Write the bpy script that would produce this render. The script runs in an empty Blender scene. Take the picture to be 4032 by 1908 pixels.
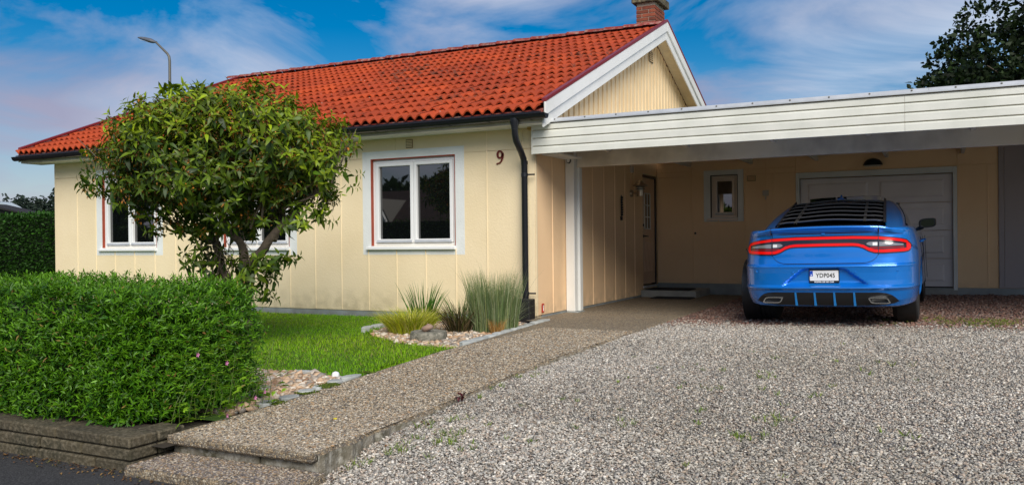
import bpy, math, random
import numpy as np
from mathutils import Vector, Matrix

R = math.radians
random.seed(7)
rng = np.random.default_rng(11)
SC = bpy.context.scene
COL = SC.collection

# ------------------------------------------------------------------ camera
CAM_Z = 1.05
def camera():
    yaw, pitch, roll = R(26.65), R(-0.15), R(-0.59)
    r = Vector((math.cos(yaw), math.sin(yaw), 0)); f = Vector((-math.sin(yaw), math.cos(yaw), 0)); u = Vector((0, 0, 1))
    f2 = f*math.cos(pitch) + u*math.sin(pitch); u2 = u*math.cos(pitch) - f*math.sin(pitch)
    r3 = r*math.cos(roll) + u2*math.sin(roll); u3 = u2*math.cos(roll) - r*math.sin(roll)
    cam = bpy.data.cameras.new('camera'); o = bpy.data.objects.new('camera', cam); COL.objects.link(o)
    m = Matrix((r3, u3, -f2)).transposed().to_4x4(); m.translation = (0, 0, CAM_Z)
    o.matrix_world = m
    cam.sensor_width = 36; cam.lens = 36*3320/4032; cam.clip_start = 0.05; cam.clip_end = 2000
    SC.camera = o
camera()

# ------------------------------------------------------------------ sky, sun, exposure
SUN_EL, SUN_AZ = 38.0, 143.0          # degrees; azimuth from +Y clockwise (behind the camera, to the right)
def world():
    w = bpy.data.worlds.new('World'); SC.world = w; w.use_nodes = True
    nt = w.node_tree; N = nt.nodes; L = nt.links; N.clear()
    out = N.new('ShaderNodeOutputWorld'); bg = N.new('ShaderNodeBackground'); L.new(bg.outputs[0], out.inputs[0])
    sky = N.new('ShaderNodeTexSky'); sky.sky_type = 'NISHITA'; sky.sun_disc = False
    sky.sun_elevation = R(SUN_EL); sky.sun_rotation = R(SUN_AZ); sky.ozone_density = 3.0; sky.dust_density = 0.6; sky.air_density = 1.0
    tc = N.new('ShaderNodeTexCoord'); sep = N.new('ShaderNodeSeparateXYZ'); L.new(tc.outputs['Generated'], sep.inputs[0])
    def math_(op, a, b=None, c=None, clamp=False):
        n = N.new('ShaderNodeMath'); n.operation = op; n.use_clamp = clamp
        for i, v in enumerate((a, b, c)):
            if v is None: continue
            if isinstance(v, (int, float)): n.inputs[i].default_value = v
            else: L.new(v, n.inputs[i])
        return n.outputs[0]
    z = math_('ADD', math_('MAXIMUM', sep.outputs[2], 0.0), 0.22)
    px = math_('DIVIDE', sep.outputs[0], z); py = math_('DIVIDE', sep.outputs[1], z)
    cmb = N.new('ShaderNodeCombineXYZ'); L.new(px, cmb.inputs[0]); L.new(py, cmb.inputs[1])
    mp = N.new('ShaderNodeMapping'); L.new(cmb.outputs[0], mp.inputs[0])
    mp.inputs['Location'].default_value = (1.2, 4.4, 0.0); mp.inputs['Scale'].default_value = (0.95, 0.75, 1); mp.inputs['Rotation'].default_value = (0, 0, R(10))
    n1 = N.new('ShaderNodeTexNoise'); L.new(mp.outputs[0], n1.inputs['Vector']); n1.inputs['Scale'].default_value = 1.55
    n1.inputs['Detail'].default_value = 7; n1.inputs['Roughness'].default_value = 0.56; n1.inputs['Distortion'].default_value = 0.6
    rp = N.new('ShaderNodeValToRGB'); L.new(n1.outputs[0], rp.inputs[0])
    rp.color_ramp.elements[0].position = 0.39; rp.color_ramp.elements[0].color = (0, 0, 0, 1)
    rp.color_ramp.elements[1].position = 0.62; rp.color_ramp.elements[1].color = (1, 1, 1, 1)
    hs = N.new('ShaderNodeHueSaturation'); L.new(sky.outputs[0], hs.inputs['Color']); hs.inputs['Saturation'].default_value = 1.6; hs.inputs['Value'].default_value = 0.42
    mx = N.new('ShaderNodeMix'); mx.data_type = 'RGBA'; L.new(math_('MULTIPLY', rp.outputs[0], 0.86), mx.inputs[0])
    L.new(hs.outputs[0], mx.inputs[6])
    n3 = N.new('ShaderNodeTexNoise'); L.new(mp.outputs[0], n3.inputs['Vector']); n3.inputs['Scale'].default_value = 0.9; n3.inputs['Detail'].default_value = 3
    rc = N.new('ShaderNodeMapRange'); L.new(n3.outputs[0], rc.inputs[0]); rc.inputs[1].default_value = 0.38; rc.inputs[2].default_value = 0.62
    mc = N.new('ShaderNodeMix'); mc.data_type = 'RGBA'; L.new(rc.outputs[0], mc.inputs[0]); mc.inputs[6].default_value = (1.75, 1.65, 2.3, 1); mc.inputs[7].default_value = (3.5, 3.8, 4.4, 1)
    L.new(mc.outputs[2], mx.inputs[7])
    # low haze band near the horizon, lavender
    hz = N.new('ShaderNodeMapRange'); L.new(sep.outputs[2], hz.inputs[0]); hz.inputs[1].default_value = 0.0; hz.inputs[2].default_value = 0.20
    hz.inputs[3].default_value = 0.62; hz.inputs[4].default_value = 0.0
    mh = N.new('ShaderNodeMix'); mh.data_type = 'RGBA'; L.new(hz.outputs[0], mh.inputs[0]); L.new(mx.outputs[2], mh.inputs[6]); mh.inputs[7].default_value = (2.5, 2.45, 3.15, 1)
    L.new(mh.outputs[2], bg.inputs[0]); bg.inputs[1].default_value = 0.125
world()
def sun():
    l = bpy.data.lights.new('sun', 'SUN'); o = bpy.data.objects.new('sun', l); COL.objects.link(o)
    l.energy = 2.4; l.angle = R(42); l.color = (1.0, 0.94, 0.84)
    d = Vector((math.sin(R(SUN_AZ))*math.cos(R(SUN_EL)), math.cos(R(SUN_AZ))*math.cos(R(SUN_EL)), math.sin(R(SUN_EL))))
    o.rotation_euler = d.to_track_quat('Z', 'Y').to_euler(); o.location = (0, 0, 40)
sun()
SC.view_settings.view_transform = 'Standard'; SC.view_settings.look = 'None'
SC.view_settings.gamma = 1; SC.view_settings.use_curve_mapping = False
SC.view_settings.exposure = 0.72

# ------------------------------------------------------------------ materials
def mat(name, c1, c2=None, rough=0.6, nscale=4.0, bump=0.0, bscale=60.0, bdist=0.01, metal=0.0, rnd=0.0, spec=0.5,
        tint=False, trans=0.0, coat=0.0, emit=None, ior=None, contrast=(0.35, 0.65), fine=None, vec='pos'):
    m = bpy.data.materials.new(name); m.use_nodes = True
    nt = m.node_tree; N = nt.nodes; L = nt.links; N.clear()
    out = N.new('ShaderNodeOutputMaterial'); b = N.new('ShaderNodeBsdfPrincipled'); L.new(b.outputs[0], out.inputs[0])
    g = N.new('ShaderNodeNewGeometry'); pos = g.outputs['Position']
    if vec == 'obj':
        t = N.new('ShaderNodeTexCoord'); pos = t.outputs['Object']
    def mix(fac, a, bb, typ='MIX'):
        n = N.new('ShaderNodeMix'); n.data_type = 'RGBA'; n.blend_type = typ
        if isinstance(fac, (int, float)): n.inputs[0].default_value = fac
        else: L.new(fac, n.inputs[0])
        for i, v in ((6, a), (7, bb)):
            if isinstance(v, tuple): n.inputs[i].default_value = (*v, 1) if len(v) == 3 else v
            else: L.new(v, n.inputs[i])
        return n.outputs[2]
    def noise(scale, detail=4, r=0.55):
        n = N.new('ShaderNodeTexNoise'); L.new(pos, n.inputs['Vector']); n.inputs['Scale'].default_value = scale
        n.inputs['Detail'].default_value = detail; n.inputs['Roughness'].default_value = r; return n.outputs[0]
    def ramp(v, lo, hi):
        n = N.new('ShaderNodeMapRange'); L.new(v, n.inputs[0]); n.inputs[1].default_value = lo; n.inputs[2].default_value = hi; return n.outputs[0]
    col = c1
    if c2 is not None: col = mix(ramp(noise(nscale), *contrast), c1, c2)
    if fine is not None: col = mix(ramp(noise(fine[0], 3), 0.45, 0.75), col, fine[1])
    if tint:
        a = N.new('ShaderNodeAttribute'); a.attribute_name = 'tint'; col = mix(1.0, col, a.outputs['Color'], 'MULTIPLY')
    if rnd:
        oi = N.new('ShaderNodeObjectInfo'); v = N.new('ShaderNodeMapRange'); L.new(oi.outputs['Random'], v.inputs[0])
        v.inputs[3].default_value = 1-rnd; v.inputs[4].default_value = 1+rnd*0.6
        cc = N.new('ShaderNodeCombineXYZ'); [L.new(v.outputs[0], cc.inputs[i]) for i in range(3)]
        col = mix(1.0, col, cc.outputs[0], 'MULTIPLY')
    if isinstance(col, tuple): b.inputs['Base Color'].default_value = (*col, 1)
    else: L.new(col, b.inputs['Base Color'])
    b.inputs['Roughness'].default_value = rough; b.inputs['Metallic'].default_value = metal
    b.inputs['Specular IOR Level'].default_value = spec; b.inputs['Coat Weight'].default_value = coat; b.inputs['Coat Roughness'].default_value = 0.03
    if ior: b.inputs['IOR'].default_value = ior
    if emit: b.inputs['Emission Color'].default_value = (*emit[:3], 1); b.inputs['Emission Strength'].default_value = emit[3]
    if bump:
        bn = N.new('ShaderNodeBump'); L.new(noise(bscale, 3), bn.inputs['Height']); bn.inputs['Strength'].default_value = bump; bn.inputs['Distance'].default_value = bdist
        L.new(bn.outputs[0], b.inputs['Normal'])
    if trans:
        tr = N.new('ShaderNodeBsdfTranslucent')
        if isinstance(col, tuple): tr.inputs[0].default_value = (*col, 1)
        else: L.new(col, tr.inputs[0])
        ms = N.new('ShaderNodeMixShader'); ms.inputs[0].default_value = trans
        L.new(b.outputs[0], ms.inputs[1]); L.new(tr.outputs[0], ms.inputs[2]); L.new(ms.outputs[0], out.inputs[0])
    return m

def cell_mat(name, cols, scale, mortar, rough=0.8, edge=0.06, bump=0.6, bdist=0.01, moss=None):
    """ground of small stones: voronoi cells, each its own colour, darker joints"""
    m = bpy.data.materials.new(name); m.use_nodes = True
    nt = m.node_tree; N = nt.nodes; L = nt.links; b = N['Principled BSDF']; b.inputs['Roughness'].default_value = rough
    g = N.new('ShaderNodeNewGeometry')
    v = N.new('ShaderNodeTexVoronoi'); v.inputs['Scale'].default_value = scale; L.new(g.outputs['Position'], v.inputs['Vector'])
    e = N.new('ShaderNodeTexVoronoi'); e.feature = 'DISTANCE_TO_EDGE'; e.inputs['Scale'].default_value = scale; L.new(g.outputs['Position'], e.inputs['Vector'])
    sp = N.new('ShaderNodeSeparateColor'); L.new(v.outputs['Color'], sp.inputs[0])
    rp = N.new('ShaderNodeValToRGB'); L.new(sp.outputs[0], rp.inputs[0]); rp.color_ramp.interpolation = 'CONSTANT'
    els = rp.color_ramp.elements
    while len(els) < len(cols): els.new(0.5)
    for i, c in enumerate(cols): els[i].position = i/len(cols); els[i].color = (*c, 1)
    mr = N.new('ShaderNodeMapRange'); L.new(e.outputs[0], mr.inputs[0]); mr.inputs[2].default_value = edge
    mx = N.new('ShaderNodeMix'); mx.data_type = 'RGBA'; L.new(mr.outputs[0], mx.inputs[0]); mx.inputs[6].default_value = (*mortar, 1); L.new(rp.outputs[0], mx.inputs[7])
    col = mx.outputs[2]
    n = N.new('ShaderNodeTexNoise'); L.new(g.outputs['Position'], n.inputs['Vector']); n.inputs['Scale'].default_value = 1.3; n.inputs['Detail'].default_value = 5
    if moss:
        mr2 = N.new('ShaderNodeMapRange'); L.new(n.outputs[0], mr2.inputs[0]); mr2.inputs[1].default_value = 0.45; mr2.inputs[2].default_value = 0.75; mr2.inputs[4].default_value = 0.6
        m2 = N.new('ShaderNodeMix'); m2.data_type = 'RGBA'; L.new(mr2.outputs[0], m2.inputs[0]); L.new(col, m2.inputs[6]); m2.inputs[7].default_value = (*moss, 1); col = m2.outputs[2]
    L.new(col, b.inputs['Base Color'])
    bp = N.new('ShaderNodeBump'); bp.inputs['Strength'].default_value = bump; bp.inputs['Distance'].default_value = bdist
    mr3 = N.new('ShaderNodeMapRange'); L.new(e.outputs[0], mr3.inputs[0]); mr3.inputs[2].default_value = edge*3
    L.new(mr3.outputs[0], bp.inputs['Height']); L.new(bp.outputs[0], b.inputs['Normal'])
    return m

M = {}
M['cream'] = mat('cream_plaster', (0.88, 0.73, 0.48), (0.84, 0.69, 0.44), 0.85, 1.5, bump=0.5, bscale=46, bdist=0.008)
M['peach'] = mat('peach_plaster', (0.95, 0.67, 0.40), (0.90, 0.62, 0.36), 0.85, 1.2, bump=0.4, bscale=48, bdist=0.006)
M['surround'] = mat('white_plaster', (0.80, 0.82, 0.80), (0.74, 0.76, 0.74), 0.8, 3, bump=0.55, bscale=48, bdist=0.008)
M['white'] = mat('white_paint', (0.82, 0.82, 0.78), (0.76, 0.76, 0.72), 0.45, 2.0, bump=0.08, bscale=90)
M['board'] = mat('white_board_paint', (0.76, 0.76, 0.69), (0.62, 0.63, 0.56), 0.5, 2.3, bump=0.15, bscale=60, rnd=0.06, contrast=(0.42, 0.75))
M['beam'] = mat('beam_paint', (0.76, 0.71, 0.62), (0.52, 0.47, 0.41), 0.6, 1.9, bump=0.15, bscale=50, contrast=(0.45, 0.72))
M['frame'] = mat('window_frame_paint', (0.85, 0.86, 0.86), None, 0.35)
M['redwood'] = mat('rust_red_paint', (0.36, 0.06, 0.025), (0.30, 0.05, 0.02), 0.5, 6)
M['plinth'] = mat('grey_plinth', (0.34, 0.37, 0.37), (0.24, 0.27, 0.27), 0.85, 3, bump=0.4, bscale=60)
M['battenboard'] = mat('cream_board_paint', (0.90, 0.70, 0.42), (0.84, 0.64, 0.37), 0.55, 2.5, bump=0.1, bscale=70)
M['batten_gap'] = mat('ochre_groove', (0.52, 0.34, 0.10), None, 0.7)
M['soffit'] = mat('soffit_boards', (0.75, 0.62, 0.38), (0.66, 0.54, 0.33), 0.6, 3)
M['black'] = mat('black_metal', (0.012, 0.013, 0.017), None, 0.28)
M['blackplastic'] = mat('black_plastic', (0.012, 0.012, 0.013), None, 0.45, bump=0.1, bscale=200)
M['flash_red'] = mat('dark_red_flashing', (0.20, 0.018, 0.02), None, 0.3)
M['galv'] = mat('pale_sheet_metal', (0.62, 0.64, 0.66), (0.52, 0.54, 0.56), 0.4, 5, metal=0.3)
M['steel'] = mat('galvanised_steel', (0.13, 0.125, 0.105), None, 0.5, metal=0.2)
M['darkin'] = mat('dark_room', (0.012, 0.012, 0.012), None, 0.9)
M['glass'] = mat('window_glass', (0.004, 0.005, 0.005), None, 0.015, spec=1.0, ior=1.75)
M['garage_white'] = mat('garage_door_paint', (0.84, 0.80, 0.82), (0.78, 0.74, 0.76), 0.45, 2)
M['grey_door'] = mat('grey_door_paint', (0.38, 0.33, 0.33), None, 0.5)
M['door'] = mat('peach_door_paint', (0.70, 0.49, 0.33), (0.66, 0.46, 0.30), 0.5, 3)
M['concrete'] = mat('grey_concrete', (0.36, 0.37, 0.35), (0.26, 0.27, 0.25), 0.85, 4, bump=0.3, bscale=80)
M['concrete_edge'] = mat('mossy_concrete', (0.26, 0.23, 0.18), (0.10, 0.09, 0.055), 0.9, 7, bump=0.7, bscale=60, fine=(26, (0.42, 0.40, 0.34)))
M['wallstone'] = mat('old_wall_stone', (0.080, 0.064, 0.036), (0.038, 0.034, 0.018), 0.9, 6, bump=0.9, bscale=40, bdist=0.012, rnd=0.25, fine=(40, (0.16, 0.135, 0.09)))
M['edgestone'] = mat('pale_edge_stone', (0.52, 0.54, 0.52), (0.36, 0.38, 0.36), 0.85, 9, bump=0.5, bscale=60, rnd=0.2)
M['mat_rubber'] = mat('black_rubber', (0.01, 0.01, 0.011), None, 0.85, bump=0.4, bscale=250)
M['brick'] = mat('red_brick', (0.30, 0.075, 0.035), (0.20, 0.05, 0.028), 0.85, 9, bump=0.5, bscale=90, rnd=0.3)
M['mortar'] = mat('mortar', (0.42, 0.36, 0.28), None, 0.95)
M['capstone'] = mat('lichen_concrete', (0.10, 0.085, 0.055), (0.03, 0.028, 0.02), 0.95, 9, bump=0.8, bscale=40, fine=(14, (0.26, 0.22, 0.12)))
M['asphalt'] = mat('asphalt', (0.024, 0.024, 0.026), (0.015, 0.015, 0.017), 0.9, 3, bump=0.9, bscale=140, bdist=0.006, fine=(120, (0.08, 0.08, 0.08)))
M['soil'] = mat('soil', (0.05, 0.036, 0.022), (0.03, 0.024, 0.015), 0.95, 8, bump=0.8, bscale=60)
M['farground'] = mat('far_grass', (0.05, 0.10, 0.02), (0.035, 0.07, 0.014), 0.95, 0.4)
M['lawnbase'] = mat('lawn_soil_green', (0.07, 0.15, 0.012), (0.05, 0.11, 0.01), 0.95, 3)
M['walk'] = cell_mat('exposed_aggregate', [(0.18, 0.135, 0.085), (0.32, 0.25, 0.16), (0.23, 0.20, 0.155), (0.44, 0.38, 0.28), (0.13, 0.115, 0.095), (0.36, 0.27, 0.16), (0.28, 0.235, 0.17)], 78, (0.085, 0.060, 0.038), edge=0.10, bump=0.7, bdist=0.006)
M['gravelbase'] = cell_mat('gravel_bed', [(0.34, 0.32, 0.30), (0.46, 0.42, 0.38), (0.22, 0.21, 0.20), (0.40, 0.31, 0.26), (0.52, 0.49, 0.46), (0.30, 0.24, 0.20)], 48, (0.028, 0.026, 0.024), edge=0.16, bump=1.0, bdist=0.014)
M['stone'] = mat('gravel_stones', (0.95, 0.95, 0.95), None, 0.75, tint=True)
M['pebble'] = mat('smooth_pebbles', (0.95, 0.95, 0.95), None, 0.45, tint=True)
M['leaf'] = mat('hedge_leaf', (1, 1, 1), None, 0.42, tint=True, trans=0.28, spec=0.35)
M['leaf_rough'] = mat('matt_leaf', (1, 1, 1), None, 0.6, tint=True, trans=0.22, spec=0.3)
M['grassblade'] = mat('grass_blade', (1, 1, 1), None, 0.6, tint=True, trans=0.3, spec=0.25)
M['bark'] = mat('grey_brown_bark', (0.13, 0.10, 0.07), (0.07, 0.055, 0.04), 0.9, 12, bump=0.9, bscale=45, bdist=0.01)
M['flower'] = mat('dried_flower', (1, 1, 1), None, 0.7, tint=True, trans=0.2)
M['millstone'] = mat('grey_round_stone', (0.20, 0.19, 0.15), (0.10, 0.10, 0.075), 0.9, 14, bump=0.9, bscale=45, fine=(30, (0.36, 0.33, 0.27)))
M['rock'] = mat('pinkish_rock', (0.34, 0.22, 0.16), (0.26, 0.18, 0.14), 0.75, 12, bump=0.4, bscale=40)
M['numberred'] = mat('dark_red_iron', (0.15, 0.016, 0.008), None, 0.4)
M['sticker'] = mat('red_plate', (0.5, 0.03, 0.015), None, 0.4)
M['plastic_grey'] = mat('pale_grey_plastic', (0.55, 0.50, 0.45), None, 0.5)
M['copper'] = mat('aged_steel', (0.45, 0.38, 0.30), None, 0.3, metal=0.9)
M['frosted'] = mat('lamp_glass', (0.6, 0.58, 0.52), None, 0.2)
M['carpaint'] = mat('blue_metallic_paint', (0.004, 0.205, 0.72), None, 0.24, metal=0.38, coat=1.0, spec=0.6)
M['cargap'] = mat('panel_gap', (0.004, 0.008, 0.03), None, 0.7)
M['carglass'] = mat('tinted_glass', (0.004, 0.004, 0.005), None, 0.02, spec=0.8)
M['tail_red'] = mat('red_lens', (0.60, 0.003, 0.002), None, 0.2, spec=0.3, coat=0.25, emit=(1.0, 0.008, 0.003, 0.16))
M['tail_dim'] = mat('dim_red_lens', (0.28, 0.012, 0.012), None, 0.15, coat=0.5)
M['tail_dark'] = mat('smoked_lens', (0.02, 0.015, 0.018), None, 0.15, coat=0.5)
M['tail_clear'] = mat('clear_lens', (0.34, 0.33, 0.33), None, 0.1, metal=0.4, coat=0.6)
M['chrome'] = mat('chrome', (0.75, 0.75, 0.75), None, 0.12, metal=1.0)
M['louver'] = mat('louver_black', (0.014, 0.014, 0.016), None, 0.16, spec=0.7)
M['louver_glint'] = mat('louver_glint', (0.08, 0.08, 0.085), None, 0.2)  # lip tube lighter than the slats, its highlight put into the colour
M['vent_back'] = mat('vent_shadow_board', (0.30, 0.22, 0.12), None, 0.8)
M['pinkframe'] = mat('pale_pink_frame_paint', (0.80, 0.68, 0.58), None, 0.4)
M['tyre'] = mat('tyre_rubber', (0.018, 0.018, 0.019), (0.03, 0.028, 0.026), 0.75, 9, bump=0.2, bscale=120)
M['finblue'] = mat('fin_blue', (0.02, 0.22, 0.58), None, 0.35)
M['plate_white'] = mat('plate_white', (0.82, 0.82, 0.82), None, 0.35)
M['plate_blue'] = mat('plate_blue', (0.01, 0.07, 0.5), None, 0.35)
M['plate_black'] = mat('plate_lettering', (0.01, 0.01, 0.01), None, 0.5)
M['darkwood'] = mat('dark_shed_boards', (0.014, 0.011, 0.010), None, 0.8)
M['shedroof'] = mat('weathered_shed_roof', (0.16, 0.14, 0.13), None, 0.8)
M['paleroof'] = mat('pale_roof_sheet', (0.42, 0.48, 0.52), None, 0.5)
M['nroof'] = mat('brown_roof', (0.10, 0.05, 0.038), (0.07, 0.035, 0.028), 0.85, 3, bump=0.6, bscale=10)
M['nwall'] = mat('grey_house_wall', (0.22, 0.2, 0.17), None, 0.8)

def weather(m, z0, z1, col, amount):
    # splash dirt above the plinth, broken up by noise
    nt = m.node_tree; N = nt.nodes; L = nt.links; b = [n for n in N if n.type == 'BSDF_PRINCIPLED'][0]
    src = b.inputs['Base Color'].links[0].from_socket; g = N.new('ShaderNodeNewGeometry'); sp = N.new('ShaderNodeSeparateXYZ'); L.new(g.outputs['Position'], sp.inputs[0])
    mr = N.new('ShaderNodeMapRange'); L.new(sp.outputs[2], mr.inputs[0]); mr.inputs[1].default_value = z1; mr.inputs[2].default_value = z0; mr.inputs[4].default_value = amount
    n = N.new('ShaderNodeTexNoise'); L.new(g.outputs['Position'], n.inputs['Vector']); n.inputs['Scale'].default_value = 7; n.inputs['Detail'].default_value = 6
    n2 = N.new('ShaderNodeMapRange'); L.new(n.outputs[0], n2.inputs[0]); n2.inputs[1].default_value = .35; n2.inputs[2].default_value = .65
    mu = N.new('ShaderNodeMath'); mu.operation = 'MULTIPLY'; L.new(mr.outputs[0], mu.inputs[0]); L.new(n2.outputs[0], mu.inputs[1])
    mx = N.new('ShaderNodeMix'); mx.data_type = 'RGBA'; L.new(mu.outputs[0], mx.inputs[0]); L.new(src, mx.inputs[6]); mx.inputs[7].default_value = (*col, 1); L.new(mx.outputs[2], b.inputs['Base Color'])
weather(M['cream'], .0, .40, (.42, .34, .20), .7); weather(M['peach'], .0, .35, (.40, .30, .19), .6); weather(M['plinth'], -.1, .12, (.16, .15, .11), .8)

def tile_material():
    m = mat('orange_roof_tile', (0.46, 0.064, 0.009), (0.36, 0.045, 0.008), 0.72, 0.9, bump=0.25, bscale=90, rnd=0.2, fine=(3.5, (0.34, 0.045, 0.010)))
    nt = m.node_tree; N = nt.nodes; L = nt.links; b = [n for n in N if n.type == 'BSDF_PRINCIPLED'][0]
    src = b.inputs['Base Color'].links[0].from_socket
    g = N.new('ShaderNodeNewGeometry')
    n = N.new('ShaderNodeTexNoise'); L.new(g.outputs['Position'], n.inputs['Vector']); n.inputs['Scale'].default_value = 0.55; n.inputs['Detail'].default_value = 3
    n2 = N.new('ShaderNodeTexNoise'); L.new(g.outputs['Position'], n2.inputs['Vector']); n2.inputs['Scale'].default_value = 9; n2.inputs['Detail'].default_value = 5
    mu = N.new('ShaderNodeMath'); mu.operation = 'MULTIPLY'; L.new(n.outputs[0], mu.inputs[0]); L.new(n2.outputs[0], mu.inputs[1])
    mr = N.new('ShaderNodeMapRange'); L.new(mu.outputs[0], mr.inputs[0]); mr.inputs[1].default_value = 0.30; mr.inputs[2].default_value = 0.40; mr.inputs[4].default_value = 0.75
    mx = N.new('ShaderNodeMix'); mx.data_type = 'RGBA'; L.new(mr.outputs[0], mx.inputs[0]); L.new(src, mx.inputs[6]); mx.inputs[7].default_value = (0.075, 0.03, 0.014, 1)
    v = N.new('ShaderNodeTexVoronoi'); L.new(g.outputs['Position'], v.inputs['Vector']); v.inputs['Scale'].default_value = 4.2
    vr = N.new('ShaderNodeMapRange'); L.new(v.outputs['Distance'], vr.inputs[0]); vr.inputs[1].default_value = 0.075; vr.inputs[2].default_value = 0.05; vr.inputs[4].default_value = 0.8
    m2 = N.new('ShaderNodeMix'); m2.data_type = 'RGBA'; L.new(vr.outputs[0], m2.inputs[0]); L.new(mx.outputs[2], m2.inputs[6]); m2.inputs[7].default_value = (0.42, 0.36, 0.28, 1)
    L.new(m2.outputs[2], b.inputs['Base Color'])
    return m
M['tile'] = tile_material()
M['ridge'] = mat('dark_red_ridge_tile', (0.26, 0.028, 0.014), (0.20, 0.025, 0.014), 0.6, 2, bump=0.2, bscale=80, rnd=0.15, fine=(11, (0.36, 0.24, 0.2)))

# ------------------------------------------------------------------ building helpers
ORG = {}
def thing(name, label, cat, loc=(0, 0, 0), group=None, rot=None, kind=None):
    o = bpy.data.objects.new(name, None); COL.objects.link(o); o.location = loc; o.empty_display_size = 0.2
    if rot is not None: o.rotation_euler = rot
    o['label'] = label; o['category'] = cat
    if group: o['group'] = group
    if kind: o['kind'] = kind
    ORG[o] = Vector(loc) if rot is None else Vector((0, 0, 0))
    return o
def tag(o, label=None, cat=None, group=None, kind=None):
    if label: o['label'] = label
    if cat: o['category'] = cat
    if group: o['group'] = group
    if kind: o['kind'] = kind
    return o
def link(name, me, parent=None, m=None, loc=None):
    o = bpy.data.objects.new(name, me); COL.objects.link(o)
    if m is not None and not me.materials: me.materials.append(m)
    if parent is not None:
        o.parent = parent; ORG[o] = ORG[parent]
    else: ORG[o] = Vector((0, 0, 0))
    if loc is not None: o.location = Vector(loc) - (ORG[parent] if parent is not None else Vector((0, 0, 0)))
    return o
class MB:
    def __init__(s): s.v = []; s.f = []; s.mi = []; s.cur = 0
    def add(s, vs, fs):
        n = len(s.v); s.v += [tuple(p) for p in vs]; s.f += [tuple(i+n for i in f) for f in fs]; s.mi += [s.cur]*len(fs); return s
    def box(s, x0, x1, y0, y1, z0, z1):
        return s.add([(x0,y0,z0),(x1,y0,z0),(x1,y1,z0),(x0,y1,z0),(x0,y0,z1),(x1,y0,z1),(x1,y1,z1),(x0,y1,z1)],
                     [(0,3,2,1),(4,5,6,7),(0,1,5,4),(1,2,6,5),(2,3,7,6),(3,0,4,7)])
    def hexa(s, p):   # 8 points, bottom ring then top ring
        return s.add(p, [(0,3,2,1),(4,5,6,7),(0,1,5,4),(1,2,6,5),(2,3,7,6),(3,0,4,7)])
    def prism(s, poly, axis, a, b):   # poly of 2-D points extruded along axis
        def P(q, t):
            if axis == 'x': return (t, q[0], q[1])
            if axis == 'y': return (q[0], t, q[1])
            return (q[0], q[1], t)
        n = len(poly)
        return s.add([P(q, a) for q in poly] + [P(q, b) for q in poly], [tuple(range(n))[::-1], tuple(range(n, 2*n))] + [(i, (i+1) % n, n+(i+1) % n, n+i) for i in range(n)])
    def tube(s, path, rad, n=10, cap=True):
        path = [Vector(p) for p in path]; rads = rad if isinstance(rad, (list, tuple)) else [rad]*len(path)
        rings = []; prev = None
        for i, p in enumerate(path):
            d = (path[min(i+1, len(path)-1)] - path[max(i-1, 0)]).normalized()
            if prev is None:
                a = d.orthogonal().normalized()
            else:
                a = (prev - d*prev.dot(d)).normalized()
            prev = a; b = d.cross(a)
            rings.append([p + (a*math.cos(2*math.pi*k/n) + b*math.sin(2*math.pi*k/n))*rads[i] for k in range(n)])
        vs = [q for r_ in rings for q in r_]; fs = []
        for i in range(len(path)-1):
            for k in range(n): fs.append((i*n+k, i*n+(k+1) % n, (i+1)*n+(k+1) % n, (i+1)*n+k))
        if cap: fs += [tuple(range(n))[::-1], tuple(range((len(path)-1)*n, len(path)*n))]
        return s.add(vs, fs)
    def lathe(s, prof, c, axis='z', n=24):   # prof: (radius, height)
        vs = []; fs = []
        for r_, h in prof:
            for k in range(n):
                ca, sa = r_*math.cos(2*math.pi*k/n), r_*math.sin(2*math.pi*k/n)
                if axis == 'z': vs.append((c[0]+ca, c[1]+sa, c[2]+h))
                elif axis == 'x': vs.append((c[0]+h, c[1]+ca, c[2]+sa))
                else: vs.append((c[0]+ca, c[1]+h, c[2]+sa))
        for i in range(len(prof)-1):
            for k in range(n): fs.append((i*n+k, i*n+(k+1) % n, (i+1)*n+(k+1) % n, (i+1)*n+k))
        fs += [tuple(range(n))[::-1], tuple(range((len(prof)-1)*n, len(prof)*n))]
        return s.add(vs, fs)
    def grid(s, rows, close=False):
        n = len(rows[0]); vs = [p for r_ in rows for p in r_]; fs = []
        for i in range(len(rows)-1):
            for k in range(n if close else n-1): fs.append((i*n+k, i*n+(k+1) % n, (i+1)*n+(k+1) % n, (i+1)*n+k))
        return s.add(vs, fs)
    def mesh(s, name, m, org=Vector((0, 0, 0)), smooth=None, bevel=0):
        me = bpy.data.meshes.new(name)
        me.from_pydata([(x-org[0], y-org[1], z-org[2]) for x, y, z in s.v], [], s.f)
        ms = m if isinstance(m, (list, tuple)) else [m]
        for q in ms: me.materials.append(q)
        if len(ms) > 1: me.polygons.foreach_set('material_index', s.mi)
        import bmesh
        bm = bmesh.new(); bm.from_mesh(me)
        bmesh.ops.recalc_face_normals(bm, faces=bm.faces)
        if bevel: bmesh.ops.bevel(bm, geom=list(bm.edges), offset=bevel, segments=1, profile=0.5, affect='EDGES')
        bm.to_mesh(me); bm.free()
        if smooth is not None:
            me.shade_smooth()
            if smooth < 180: me.set_sharp_from_angle(angle=R(smooth))
        me.update(); return me
    def build(s, name, m, parent=None, smooth=None, bevel=0):
        return link(name, s.mesh(name, m, ORG[parent] if parent is not None else Vector((0, 0, 0)), smooth, bevel), parent)

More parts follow.
